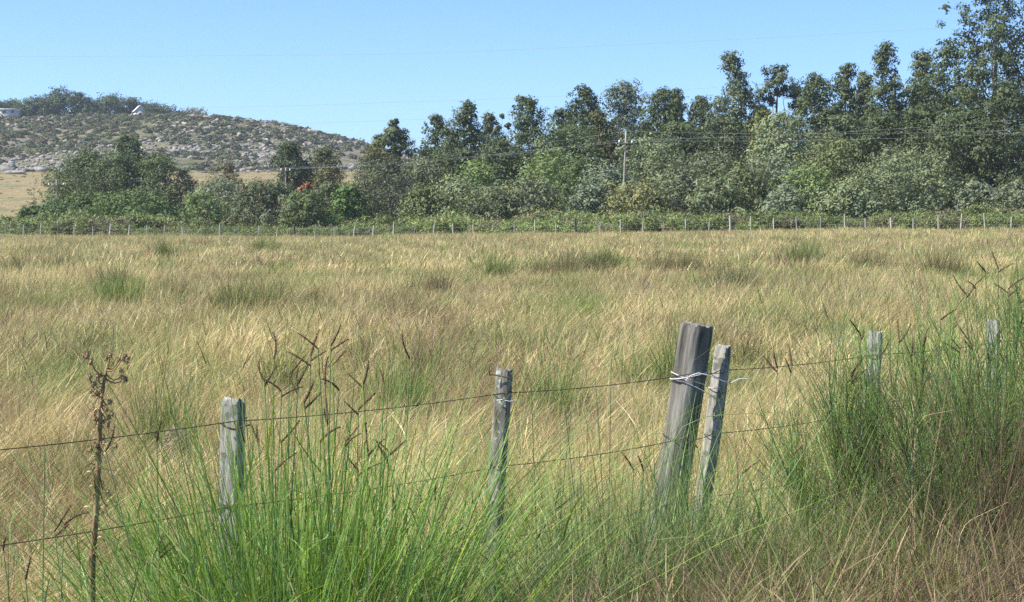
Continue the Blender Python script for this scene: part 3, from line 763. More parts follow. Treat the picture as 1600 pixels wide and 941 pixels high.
def scrub_proto(seed, n=150):
    r_ = np.random.default_rng(seed)
    d = unit(r_.normal(size=(n, 3))); d[:, 2] = np.abs(d[:, 2])
    P0 = d * (.55 + .45 * r_.random(n))[:, None] * np.array([1, 1, .85]) * (.7 + .6 * fbm(d[:, 0] * 2 + seed, d[:, 1] * 2, 2))[:, None]
    Nn = unit(d + r_.normal(size=(n, 3)) * .5)
    Ls = .22 * (.6 + .8 * r_.random(n))
    V, Q, rv = leaves(P0, Nn, Ls, Ls * .6, 0, r_)
    return mesh('scrub', V, Q, M['scrub'], rv)
n = 9000
spx = r.random(n) * 1100 - 200; sy = 476 + r.random(n) ** .85 * 166; sx = (spx - 800) / F * sy
dn = fbm(sx * .03 + 31, sy * .026 + 4, 4) + .10 * (1 - smooth(60, 330, spx)) + .05 * smooth(600, 640, sy)
keep = dn + .14 * (r.random(n) - .5) > .48
sx, sy = sx[keep], sy[keep]; n = len(sx)
ss = .45 + 1.2 * r.random(n) ** 2.5
st = np.array([.135, .15, .08]) * (.6 + .8 * r.random(n))[:, None]
st[r.random(n) < .2] = np.array([.13, .12, .07])
scatter('hillside_scrub', np.stack([sx, sy, ground_z(sx, sy) - .1], -1), np.stack([0 * sx, 0 * sx, r.random(n) * 6.28], -1), np.stack([ss * 1.2, ss * 1.2, ss], -1), st,
        r.integers(0, 3, n), [scrub_proto(400 + k) for k in range(3)], 'low dark scrub dotted over the slope of the far hill', 'scrub')

n = 3200
tx = r.random(n) * 300 - 290; ty = 232 + r.random(n) * 240; tx = tx * ty / 300
tsz = .12 + .35 * r.random(n) ** 3
tt = np.array([[.30, .25, .13], [.19, .19, .09], [.24, .21, .11], [.15, .16, .08]])[r.integers(0, 4, n)] * (.8 + .4 * r.random(n))[:, None]
scatter('slope_tussocks', np.stack([tx, ty, ground_z(tx, ty) - .03], -1), np.stack([0 * tx, 0 * tx, r.random(n) * 6.28], -1), np.stack([tsz * 2.2, tsz * 1.6, tsz], -1), tt,
        r.integers(0, 3, n), [scrub_proto(430 + k, 90) for k in range(3)], 'low tawny tussocks on the open slope below the hill', 'grass')
HT = [
 # px, top, width, distance, kind, colour, label, options
 (2, 158, 40, 628, 'dome', (0.087, 0.123, 0.058), 'dark hilltop tree cut by the left edge, left of the long white building', {}),
 (22, 156, 32, 650, 'dome', (0.16, 0.217, 0.072), 'light green hilltop tree behind the long white building', {}),
 (46, 158, 42, 634, 'dome', (0.094, 0.131, 0.061), 'hilltop tree just right of the long white building', {}),
 (70, 150, 46, 636, 'dome', (0.102, 0.142, 0.065), 'second hilltop tree right of the long white building', {}),
 (95, 138, 52, 634, 'dome', (0.09, 0.128, 0.061), 'tallest rounded tree on the hilltop', {}),
 (124, 144, 24, 632, 'euc', (0.075, 0.109, 0.055), 'narrow dark tree right of the tallest hilltop tree', dict(base=.05)),
 (147, 156, 40, 634, 'dome', (0.09, 0.123, 0.058), 'low broad hilltop tree in the dip right of the narrow dark one', {}),
 (178, 148, 46, 636, 'dome', (0.102, 0.138, 0.065), 'rounded hilltop tree left of the white gabled house', {}),
 (206, 153, 30, 640, 'euc', (0.102, 0.138, 0.065), 'pointed hilltop tree behind the white gabled house', dict(base=.05)),
 (232, 160, 36, 646, 'dome', (0.09, 0.123, 0.061), 'hilltop tree half hidden behind the white gabled house', {}),
 (252, 163, 46, 634, 'dome', (0.084, 0.116, 0.058), 'spreading dark hilltop tree right of the white gabled house', {}),
 (281, 173, 28, 634, 'dome', (0.102, 0.131, 0.072), 'small low hilltop tree beside the pale bare one', {}),
 (305, 168, 32, 634, 'dome', (0.275, 0.275, 0.217), 'pale nearly bare hilltop tree', dict(dens=.45)),
 (340, 180, 20, 640, 'dome', (0.072, 0.102, 0.051), 'tiny flat topped tree alone on the ridge', dict(base=.6, nl=8)),
 (357, 182, 13, 640, 'dome', (0.072, 0.102, 0.051), 'tiny round tree right of the flat topped one on the ridge', dict(base=.35, nl=6)),
 (438, 192, 22, 638, 'dome', (0.131, 0.167, 0.087), 'small bush like tree where the ridge starts falling', dict(base=.05, nl=8)),
 (557, 218, 14, 636, 'dome', (0.087, 0.116, 0.065), 'tiny dark tree near the low right end of the ridge', dict(base=.1, nl=6)),
]
for px, top, wpx, Y_, kind, col, label, opt in HT:
    o = dict(base=.04, L=.42, dens=1.6, nl=30); o.update(opt)
    tree(px, top, wpx, Y_, kind, col, label, name='hilltop_tree', group='trees on the far hilltop', **o)
for px, py, wpx, Y_, col, label in [
    (28, 283, 14, 430, (0.102, 0.123, 0.065), 'small round bush on the tawny slope, above a pale stone'),
    (46, 276, 13, 450, (0.109, 0.123, 0.072), 'small dark bush on the tawny slope casting a shadow to its right'),
    (330, 268, 26, 440, (0.145, 0.152, 0.08), 'low bush on the pale grass below the rocky hill')]:
    bush(px, py, wpx, Y_, col, label, 'slope_bush', 'bushes on the slope below the hill', L=.35, dens=1.2, nl=10)

def box(x0, x1, y0, y1, z0, z1):
    V = np.array([[x0, y0, z0], [x1, y0, z0], [x1, y1, z0], [x0, y1, z0], [x0, y0, z1], [x1, y0, z1], [x1, y1, z1], [x0, y1, z1]], float)
    return V, np.array([[0, 3, 2, 1], [4, 5, 6, 7], [0, 1, 5, 4], [1, 2, 6, 5], [2, 3, 7, 6], [3, 0, 4, 7]])
def house(px, top, wpx, Y_, hwall, gable, label, rz=0.):
    X = at(px, 345, Y_)[0]; zt = at(px, top, Y_)[2]; W = wpx * Y_ / F; Dp = 7.
    root = obj('house', None, loc=(X, Y_, zt - hwall - gable), rot=(0, 0, rz)); tag(root, label, 'house', 'houses on the hilltop')
    mb = MB(); mb.add(*box(-W / 2, W / 2, -Dp / 2, Dp / 2, -1.5, hwall)); obj('wall', mb.mesh('wall', M['wall']), root)
    mb = MB()
    e = .4
    if gable > .6:      # ridge runs away from the viewer
        V = np.array([[-W / 2 - e, -Dp / 2 - e, hwall - .05], [0, -Dp / 2 - e, hwall + gable], [W / 2 + e, -Dp / 2 - e, hwall - .05],
                      [-W / 2 - e, Dp / 2 + e, hwall - .05], [0, Dp / 2 + e, hwall + gable], [W / 2 + e, Dp / 2 + e, hwall - .05]])
        V2 = V + np.array([0, 0, .22])
        mb.add(np.concatenate([V, V2]), [[0, 3, 4, 1], [1, 4, 5, 2], [6, 7, 10, 9], [7, 8, 11, 10], [0, 1, 7, 6], [1, 2, 8, 7], [3, 9, 10, 4], [4, 10, 11, 5], [0, 6, 9, 3], [2, 5, 11, 8]])
        gm = MB(); gm.add(np.array([[-W / 2, -Dp / 2, hwall + .001], [W / 2, -Dp / 2, hwall + .001], [0, -Dp / 2, hwall + gable - .1], [0, -Dp / 2, hwall + gable - .1]]), [[0, 1, 2, 3]])
        obj('gable', mesh('gable', gm.V[0][:3], [(0, 1, 2)], M['wall']), root)
    else:
        mb.add(*box(-W / 2 - e, W / 2 + e, -Dp / 2 - e, Dp / 2 + e, hwall + .003, hwall + gable))
    obj('roof', mb.mesh('roof', M['roof']), root)
    k = max(1, int(W / 2.6))
    for i in range(k):
        xc = -W / 2 + W * (i + .5) / k
        mb = MB(); mb.add(*box(xc - .5, xc + .5, -Dp / 2 - .03, -Dp / 2 + .1, hwall * .38, hwall * .8)); obj('window', mb.mesh('window', M['glass']), root)
    return root
house(20, 171, 26, 626, 2.0, .3, 'long low white building with flat roof on the hilltop at left')
house(219, 166, 15, 627, 2.2, 2.2, 'small white gabled house among the hilltop trees', .35)

# pale stones on the slope at left
def rock(name, loc, size, mat, label, seed, cat='rock', group=None):
    r_ = np.random.default_rng(seed)
    V, Fc = ico(None, 2)
    V = V * (1 + .12 * r_.normal(size=(len(V), 1)))
    V = V * np.asarray(size)
    o = obj(name, mesh(name, V, Fc, M[mat]), loc=loc); return tag(o, label, cat, group)
for px, Y_, s, label in [(24, 424, (3.2, 2, .8), 'pale flat stone below the small round bush on the tawny slope'), (6, 470, (3.5, 2, 1.4), 'pale outcrop at the foot of the hill by the left edge'), (62, 462, (2.6, 1.6, 1.0), 'pale stone at the hill foot right of the small dark bush')]:
    X = at(px, 345, Y_)[0]; rock('stone', (X, Y_, gz(X, Y_) + .2), s, 'rock', label, int(px) + 3, group='stones on the slope')

# ------------------------------------------------------------------ poles, wires, far fence
def cable(name, pts, sag, rad, mat, label, cat='wire', group=None, k=5, seg=14):
    mb = MB(); P = []
    for a, b in zip(pts[:-1], pts[1:]):
        s = np.linspace(0, 1, seg)[:, None]
        q = np.asarray(a) * (1 - s) + np.asarray(b) * s; q[:, 2] -= (4 * sag * s * (1 - s))[:, 0]
        P.append(q if not P else q[1:])
    mb.add(*tube(np.concatenate(P), rad, k, cap=False))
    return tag(obj(name, mb.mesh(name, M[mat], True)), label, cat, group)

def pole(px, top, Y_, lean, arm_w, arm_drop, label):
    X = at(px, 345, Y_)[0]; z0 = gz(X, Y_); H = at(px, top, Y_)[2] - z0
    root = obj('utility_pole', None, loc=(X, Y_, z0), rot=(0, lean, 0)); tag(root, label, 'utility pole', 'utility poles of the country line')
    t = np.linspace(0, 1, 6); mb = MB()
    mb.add(*tube(np.stack([0 * t, 0 * t, -.3 + (H + .3) * t], -1), .135 - .05 * t, 10)); obj('shaft', mb.mesh('shaft', M['pole'], True), root)
    tips = [np.array([0, -.02, H])]
    if arm_w:
        za = H - arm_drop; mb = MB(); mb.add(*box(-arm_w / 2, arm_w / 2, -.24, -.11, za - .07, za + .07)); obj('crossarm', mb.mesh('crossarm', M['far_dark']), root)
        for x in (-arm_w / 2 + .12, arm_w / 2 - .12):
            mb = MB(); mb.add(*tube([[x, -.175, za + .07], [x, -.175, za + .14], [x, -.175, za + .26], [x, -.175, za + .36]], [.05, .10, .085, .05], 8))
            obj('insulator', mb.mesh('insulator', M['ceramic'], True), root); tips.append(np.array([x, -.175, za + .36]))
    c, s = math.cos(lean), math.sin(lean)
    return [np.array([X + q[0] * c + q[2] * s, Y_ + q[1], z0 - q[0] * s + q[2] * c]) for q in tips]
pA = pole(972, 205, 171, .035, 1.55, 1.3, 'leaning utility pole with crossarm and two white insulators among the bushes')
pB = pole(446, 262, 222, .01, 1.4, .5, 'plain grey utility pole in the valley gap left of the reddish bush')
pC = pole(89, 281, 222, 0., 2.2, .8, 'dark utility pole with crossarm at the left edge of the left tree group')
endR = [at(1760, 196, 150), at(1760, 172, 150), at(1760, 198, 151)]
for k in range(3):
    lab = ['power line along the utility poles fixed at their tops', 'power line along the utility poles on the left insulators', 'power line along the utility poles on the right insulators'][k]
    cable('power_line', [pC[k] + np.array([-60, 10, 0]), pC[k], pB[k], pA[k], endR[k]], .5, .009, 'line', lab, 'wire', 'wires of the country power line')
for pts, lab in [
    ([at(-150, 88, 420), at(650, 84, 360), at(1470, 44, 300)], 'faint highest power line crossing the open sky'),
    ([at(230, 169, 420), at(620, 160, 380), at(1120, 137, 330)], 'faint middle power line crossing the sky above the hill'),
    ([at(360, 194, 420), at(640, 187, 390), at(900, 176, 350)], 'faint third power line just above the ridge'),
    ([at(500, 222, 420), at(680, 213, 390), at(800, 206, 370)], 'faint lowest power line by the low end of the ridge')]:
    cable('overhead_line', pts, .25, .024, 'line', lab, 'wire', 'high lines across the sky')

def post_mesh(name, H, w_, d_, mat, seed, round_=False, crack=None, sides=24, rows=26):
    """rough weathered post: squared or round section, edges chipped, optional long split"""
    r_ = np.random.default_rng(seed)
    a = np.linspace(0, 2 * np.pi, sides, endpoint=False)
    zs = np.linspace(0, H, rows)
    if round_: base = np.stack([np.cos(a) * w_ / 2, np.sin(a) * d_ / 2], -1)
    else:
        e = 5.5
        base = np.stack([np.sign(np.cos(a)) * np.abs(np.cos(a)) ** (2 / e) * w_ / 2, np.sign(np.sin(a)) * np.abs(np.sin(a)) ** (2 / e) * d_ / 2], -1)
    V = []
    for i, z in enumerate(zs):
        k = 1 + .06 * (fbm(np.cos(a) * 2.2 + seed, np.sin(a) * 2.2 + z * 2.2 + seed, 4) - .5) * 2
        for c_, dp in ((1.1, .045), (2.9, .04), (5.3, .05)):
            w_c = np.abs((a - c_ - .25 * math.sin(z * 2 + seed) + np.pi) % (2 * np.pi) - np.pi); k = k - dp * np.exp(-(w_c / .13) ** 2) * smooth(.35, .6, vnoise(z * 2.5 + c_, seed * 1.7))
        if crack is not None:
            dlt = np.abs((a - crack + np.pi) % (2 * np.pi) - np.pi)
            k = k - .12 * np.exp(-(dlt / .12) ** 2) * (.6 + .4 * vnoise(z * 4, 3.3))
        sc = 1.06 - .06 * z / H
        if i == rows - 1: sc *= .93
        off = np.array([.006 * math.sin(z * 3 + seed), .005 * math.cos(z * 2.3 + seed)])
        xy = base * k[:, None] * sc + off
        zz = z + (i >= rows - 2) * .03 * (fbm(base[:, 0] * 60 + seed, base[:, 1] * 60, 2) - .5)
        V.append(np.stack([xy[:, 0], xy[:, 1], np.broadcast_to(zz, a.shape)], -1))
    V = np.concatenate(V); i = np.arange(rows - 1)[:, None]; j = np.arange(sides)[None]
    Q = np.stack([i * sides + j, i * sides + (j + 1) % sides, (i + 1) * sides + (j + 1) % sides, (i + 1) * sides + j], -1).reshape(-1, 4).tolist()
    b = (rows - 1) * sides; V = np.concatenate([V, [[0, 0, H - .002]]])
    Q += [[b + j, b + (j + 1) % sides, len(V) - 1] for j in range(sides)]
    me = mesh(name, V, Q, M[mat]); me.polygons.foreach_set('use_smooth', np.ones(len(me.polygons), bool))
    try: me.set_sharp_from_angle(angle=math.radians(50))
    except Exception: pass
    return me

# far fence: posts two metres apart
nv = int(np.linalg.norm(FB - FA) / 2.0) + 6
pm = [post_mesh('post', 1.72, .095, .085, ('far_wood', 'wood', 'far_wood', 'far_wood')[k], 60 + k, sides=8, rows=5) for k in range(4)]
pd = post_mesh('post', 1.75, .2, .2, 'far_dark', 66, True, sides=8, rows=5)
rf = np.random.default_rng(5); dirf = (FB - FA) / np.linalg.norm(FB - FA)
special = {}
for k in range(nv):
    p = FA + dirf * (2.0 * (k - 2) + .25 * (rf.random() - .5))
    px = 800 + F * p[0] / p[1]
    if px < -20 or px > 1630: continue
    dark = None
    for q, lab in ((98, 'thick dark post of the far fence below the crossarm pole at left'), (474, 'thick dark post of the far fence near the plain pole'), (898, 'thickest dark post of the far fence near the middle of the picture'), (1135, 'thick grey post of the far fence right of the middle'), (1393, 'thick grey post of the far fence below the large pale bushes')):
        if abs(px - q) < 16 and q not in special: dark = (q, lab); break
    me = pm[rf.integers(0, 4)]
    if dark: special[dark[0]] = 1
    if dark: me = pd if dark[0] < 1000 else None
    if me is None:
        me = post_mesh('post', 1.7, .16, .15, 'far_wood', 70 + k, True, sides=8, rows=5)
    o = obj('far_fence_post', me, loc=(p[0], p[1], gz(p[0], p[1]) - .05), rot=(rf.normal() * .04, rf.normal() * .06 + (.06 if px < 720 else 0), rf.random()))
    o.scale = (.8 + .5 * rf.random(), 1, .82 + .26 * rf.random())
    tag(o, dark[1] if dark else 'thin pale post of the far fence in front of the green scrub belt', 'fence post', 'posts of the far fence')
for z, lab in ((1.25, 'upper wire of the far fence'), (.85, 'lower wire of the far fence')):
    pts = [np.array([*(FA + dirf * s), 0]) for s in np.linspace(-8, 116, 20)]
    for q in pts: q[2] = gz(q[0], q[1]) + z
    cable('far_fence_wire', pts, .02, .006, 'line', lab + ' along the scrub belt', 'wire', 'wires of the far fence', 4, 3)
# ------------------------------------------------------------------ near fence
def fence_depth(px): return 728.0 / (150.0 - .0445 * px)
def near_post(px, top, lean, kind, label, wpx, rz, seed, name='fence_post', deep=None, group='posts of the near fence'):
    Y_ = fence_depth(px); q = at(px, top, Y_); z0 = gz(q[0], Y_) - .25
    H = (q[2] - z0) / math.cos(lean)
    root = obj(name, None, loc=(q[0] - math.sin(lean) * H, Y_, z0), rot=(0, lean, 0)); tag(root, label, 'fence post', group)
    w_ = wpx * Y_ / F
    if kind == 'round': me = post_mesh('shaft', H, w_, w_ * .95, 'dark_wood', seed, True, crack=4.0, sides=40, rows=60)
    else: me = post_mesh('shaft', H, w_, w_ * .8, kind, seed, False, crack=4.6, sides=32, rows=50)
    sh = obj('shaft', me, root, rot=(0, 0, rz))
    return root, H, w_, Y_, z0
WZ = [1.245, .965, .685, .43, .2]
NP = [
 (366, 625, .012, 'wood', 'squared pale grey fence post behind the bright green grass, leftmost of all', 33, -.35, 1),
 (787, 577, .05, 'lichen_wood', 'slim lichen speckled fence post standing clear in the middle of the picture', 24, -.5, 2),
 (1087, 507, .135, 'round', 'thick round split fence post leaning right, the largest of the near fence', 52, .0, 3),
 (1129, 540, .125, 'wood', 'squared fence post leaning beside the thick round post', 23, -.6, 4),
 (1369, 518, .07, 'wood', 'grey fence post rising from the green broom right of the thick post', 22, -.4, 5),
 (1554, 500, .02, 'wood', 'grey fence post almost hidden in the broom at the right', 21, -.4, 6),
]
posts = []
for px, top, lean, kind, label, wpx, rz, seed in NP:
    posts.append((px, lean) + near_post(px, top, lean, kind, label, wpx, rz, seed))
# line wires: from post to post
def on_fence(px, z):
    Y_ = fence_depth(px); q = at(px, 345, Y_); return np.array([q[0], Y_ - .045, z])
for k, z in enumerate(WZ):
    pts = []
    for px in (-260, 366, 787, 1087, 1129, 1369, 1554, 1750):
        q = on_fence(px, z + gz(*on_fence(px, 0)[:2]) * .0)
        for (ppx, lean, root, H, w_, Y_, z0) in posts:
            if abs(ppx - px) < 1:
                q[0] = root.location.x + math.tan(lean) * (z - z0); q[1] = Y_ - w_ * .46 - .004
        pts.append(q)
    cable('fence_wire', pts, .012, .0019, 'rust', ['top', 'second', 'third', 'fourth', 'lowest'][k] + ' rusty wire of the near fence running from post to post', 'wire', 'wires of the near fence', 6, 9)

def ring_pts(root, lean, H, w_, zrel, tilt=0., turns=1.1, n=26, grow=1.12, drop=.0, phase=0):
    s = np.linspace(0, turns, n); a = s * 2 * np.pi + phase
    return np.stack([np.cos(a) * w_ / 2 * grow, np.sin(a) * w_ / 2 * grow, zrel + tilt * np.cos(a) * w_ + drop * s], -1)
def add_tie(i, zrel, mat, rad=.0018, name='wire_tie', **kw):
    px, lean, root, H, w_, Y_, z0 = posts[i]
    mb = MB(); mb.add(*tube(ring_pts(root, lean, H, w_, zrel, **kw), rad, 6)); obj(name, mb.mesh(name, M[mat], True), root)
for i in range(6):
    z0 = posts[i][-1]
    add_tie(i, WZ[0] - z0, 'rust', tilt=.12, turns=1.3, phase=-2.5, grow=1.16 if i != 2 else 1.06)
    add_tie(i, WZ[1] - z0, 'rust', tilt=-.1, turns=1.2, phase=-1.5, grow=1.16 if i != 2 else 1.06)
def extra_wire(i, P, mat, rad, name):
    mb = MB(); mb.add(*tube(np.array(P, float), rad, 6)); obj(name, mb.mesh(name, M[mat], True), posts[i][2])
# silvery repair wire round the thick post and over to its neighbour
px, lean, root, H, w_, Y_, z0 = posts[2]
add_tie(2, H - .235, 'zinc', .0024, tilt=-.12, turns=1.25, phase=-2.6, grow=1.06)
add_tie(2, H - .222, 'zinc', .0024, tilt=.18, turns=1.1, phase=-1.9, grow=1.07)
extra_wire(2, [[-.02, -.085, H - .24], [.0, -.088, H - .215], [.03, -.09, H - .20], [.08, -.085, H - .205], [.14, -.06, H - .222], [.18, -.045, H - .228]], 'zinc', .0024, 'repair_wire')
extra_wire(2, [[-.03, -.085, H - .245], [.03, -.085, H - .262], [.09, -.075, H - .285], [.14, -.055, H - .31]], 'zinc', .0018, 'repair_wire')
extra_wire(2, [[.18, -.045, H - .226], [.21, -.05, H - .205], [.24, -.055, H - .20], [.265, -.05, H - .204]], 'zinc', .002, 'repair_wire')
add_tie(3, H - .40 + posts[2][-1] - posts[3][-1] + .11, 'zinc', .002, tilt=.1, turns=1.2, phase=-2)
# hooked loose wire on the slim post
px, lean, root, H, w_, Y_, z0 = posts[1]
extra_wire(1, [[.03, -.03, H - .03], [-.0, -.036, H - .026], [-.035, -.03, H - .02], [-.052, -.028, H - .022], [-.056, -.03, H + .0], [-.052, -.03, H + .022], [-.056, -.03, H + .042]], 'rust', .0028, 'loose_wire_hook')
for zz in (-.117,):
    extra_wire(1, [[-.02, -.032, H + zz], [.0, -.04, H + zz + .004], [.03, -.035, H + zz - .002], [.05, -.03, H + zz + .006], [.055, -.032, H + zz - .004]], 'zinc', .0022, 'staple')
px, lean, root, H, w_, Y_, z0 = posts[0]
extra_wire(0, [[-.035, -.045, H - .072], [-.015, -.05, H - .086], [.01, -.05, H - .09], [.04, -.045, H - .08], [.06, -.04, H - .076]], 'rust', .0032, 'staple')

# ------------------------------------------------------------------ plants in the pasture that stand out
def field_shrub(px, py, wpx, hpx, Y_, col, label, name, n=None, stiff=.35):
    TREE_N[0] += 1; rng = np.random.default_rng(5000 + TREE_N[0])
    Y_ = 1.3 * F / (py + wpx * .55 - 345)
    X = at(px, 345, Y_)[0]; z0 = gz(X, Y_)
    W = wpx * Y_ / F; H = max(at(px, py, Y_)[2] - z0, .45) * (1.4 if name == 'green_tuft' else 1.15)
    n = n or int(np.clip(800 * W * H / .5, 450, 1500))
    k = 7; ctr = np.stack([(rng.random(k) - .5) * W * 1.25, (rng.random(k) - .5) * W * 1.2], -1); cr = W * (.12 + .26 * rng.random(k)); ch = .45 + .6 * rng.random(k)
    m = rng.choice(k, n, p=cr ** 1.5 / (cr ** 1.5).sum())
    a = rng.random(n) * 2 * np.pi; qq = np.sqrt(rng.random(n)); q = qq * cr[m]
    P0 = np.stack([ctr[m, 0] + q * np.cos(a), ctr[m, 1] + q * np.sin(a), np.full(n, -.03) + rng.random(n) * .3 * H], -1)
    out = np.stack([np.cos(a), np.sin(a), 0 * a], -1) * qq[:, None]
    Dn = unit(np.array([.10, 0, 1.]) + out * stiff + rng.normal(size=(n, 3)) * .28)
    Hs = H * (.3 + .75 * rng.random(n)) * ch[m] * (1 - .3 * qq ** 2)
    wd = np.full(n, max(.0045, Y_ * .0002)) * (.7 + .6 * rng.random(n))
    mb = MB(); mb.add(*strips(P0, Dn, Hs, rng.normal(size=(n, 3)) * .12, wd, 3, rng, tip=.25))
    me = mb.mesh(name, M['shrub'])
    return tag(obj(name, me, loc=(X, Y_, z0), color=col), label, 'shrub' if 'shrub' in name else 'grass tuft', 'dark shrubs and tufts in the pasture')
DB = (.21, .19, .095); DG = (.19, .23, .085); DK = (.175, .175, .085); BG = (.16, .24, .065)
for a in [
 (165, 412, 44, 0, 52, DB, 'dark brown shrub in the left of the pasture, above a green tuft', 'pasture_shrub'),
 (190, 430, 40, 0, 44, BG, 'vivid green tuft just below the dark brown shrub at left', 'green_tuft'),
 (268, 425, 40, 0, 47, DB, 'brown shrub right of the vivid green tuft at left', 'pasture_shrub'),
 (372, 422, 70, 0, 50, (.15, .17, .06), 'wide dull green shrub in the left half of the pasture', 'pasture_shrub'),
 (498, 430, 36, 0, 48, DB, 'small brown shrub between the wide dull green one and the middle', 'pasture_shrub'),
 (668, 414, 44, 0, 52, (.16, .12, .07), 'light brown shrub left of the lone dark green tuft', 'pasture_shrub'),
 (782, 402, 30, 0, 58, DG, 'lone dark green tuft in the upper middle of the pasture', 'green_tuft'),
 (868, 390, 50, 0, 66, DB, 'brown left part of the dark shrub row in the upper pasture', 'pasture_shrub'),
 (912, 388, 48, 0, 66, DK, 'darkest shrub in the middle of the upper shrub row', 'pasture_shrub'),
 (952, 388, 40, 0, 66, DG, 'green right end of the dark shrub row in the upper pasture', 'pasture_shrub'),
 (1052, 386, 50, 0, 70, DB, 'brown shrub right of the dark shrub row', 'pasture_shrub'),
 (1145, 396, 70, 0, 60, DK, 'dark wide shrub above the thick round post', 'pasture_shrub'),
 (1282, 374, 60, 0, 82, DG, 'green shrub high in the pasture at right', 'pasture_shrub'),
 (1350, 384, 50, 0, 72, DB, 'brown green shrub right of the high green one', 'pasture_shrub'),
 (1458, 386, 56, 0, 68, DB, 'brown shrub above the broom at right', 'pasture_shrub'),
 (118, 506, 28, 0, 26, DB, 'small dark shrub above the dry thistle, left of another', 'pasture_shrub'),
 (158, 488, 34, 0, 28, (.11, .10, .05), 'dark shrub above the dry thistle top, right of a smaller one', 'pasture_shrub'),
 (1182, 500, 42, 0, 25, (.11, .10, .045), 'dark shrub right of the thick round post', 'pasture_shrub'),
 (670, 512, 46, 0, 24, (.15, .11, .065), 'spiky brown shrub left of the slim post', 'pasture_shrub'),
 (628, 545, 60, 0, 19, BG, 'bright green tuft below the spiky brown shrub', 'green_tuft'),
 (852, 548, 64, 0, 18, BG, 'bushy green tuft right of the slim post top', 'green_tuft'),
 (1035, 505, 80, 0, 24, (.16, .23, .07), 'wide green tuft left of the thick post top', 'green_tuft'),
 (425, 528, 40, 0, 22, BG, 'small green tuft above the seed heads at left', 'green_tuft'),
 (255, 585, 60, 0, 17, (.17, .22, .07), 'pale green tuft right of the dry thistle', 'green_tuft'),
 (92, 396, 28, 0, 66, DB, 'small brown shrub near the far fence at left', 'pasture_shrub'),
 (408, 374, 26, 0, 90, DG, 'small green shrub near the far fence below the left bushes', 'pasture_shrub'),
 (20, 396, 30, 0, 60, DB, 'brown shrub at the left edge near the far fence', 'pasture_shrub'),
 (545, 505, 36, 0, 24, DB, 'brown shrub above the tall seed heads', 'pasture_shrub'),
 (255, 372, 40, 0, 92, DG, 'green shrub near the far fence at left', 'pasture_shrub'),
]: field_shrub(*a[:8])
q = at(272, 700, 12.4); rock('pasture_rock', (q[0], 12.4, gz(q[0], 12.4) + .12), (.20, .15, .22), 'pink_rock', 'pinkish stone showing in the dry grass left of the leftmost post', 9)

# ------------------------------------------------------------------ roadside plants
def seed_mesh(seed):
    """spike of a paspalum panicle: curved axis thick with dark spikelets"""
    r_ = np.random.default_rng(seed); mb = MB()
    Ln = .07 + .035 * r_.random(); t = np.linspace(0, 1, 10)
    cv = .1 + .55 * r_.random()
    P = np.stack([Ln * cv * t ** 2 * .5, 0 * t, Ln * t * (1 - .2 * cv * t)], -1)
    mb.add(*tube(P, (.0034 * (1 - .5 * t)) + .0008 * np.sin(t * 40), 6))
    k = 46; ti = np.linspace(.04, .98, k)
    p = np.stack([np.interp(ti, t, P[:, i]) for i in range(3)], -1)
    a = np.arange(k) * 2.4; d = unit(np.stack([np.cos(a), np.sin(a), np.full(k, .9)], -1))
    V, Q, rr = whips(p, d, np.full(k, .0075), np.zeros((k, 3)), np.full(k, .0022) * (1 - .4 * ti), 1, r_, tip=.3); mb.add(V, Q, rr)
    return mb.mesh('seed_head', M['seed'])
SEEDS = [seed_mesh(s) for s in range(5)]
def stalk(root, base, tip, rng, nhead, col, rad=.0022):
    base = np.asarray(base) - np.array(root.location); tip = np.asarray(tip) - np.array(root.location)
    s = np.linspace(0, 1, 9)[:, None]
    mid = base * .45 + tip * .55 + np.array([(base - tip)[0] * .12, 0, .02])
    P = (1 - s) ** 2 * base + 2 * s * (1 - s) * mid + s ** 2 * tip
    mb = MB(); mb.add(*tube(P, np.linspace(rad * 1.2, rad * .7, 9), 5))
    o = obj('flower_stalk', mb.mesh('flower_stalk', M['blade']), root, color=col)
    T = unit(P[-1] - P[-2])
    for k in range(nhead):
        a = rng.random() * 6.28
        up = Vector(T) * .5 + Vector((math.cos(a), math.sin(a) * .5, .25)) * (.75 if k == 0 else 1.0)
        h_ = obj('seed_head', SEEDS[rng.integers(0, 5)], o)
        h_.rotation_euler = (up.to_track_quat('Z', 'Y').to_matrix() @ Matrix.Rotation(rng.random() * 6.28, 3, 'Z')).to_euler()
        h_.location = Vector(P[-1] - T * .016 * k); sc = .72 + .35 * rng.random(); h_.scale = (sc, sc, sc)
    return o

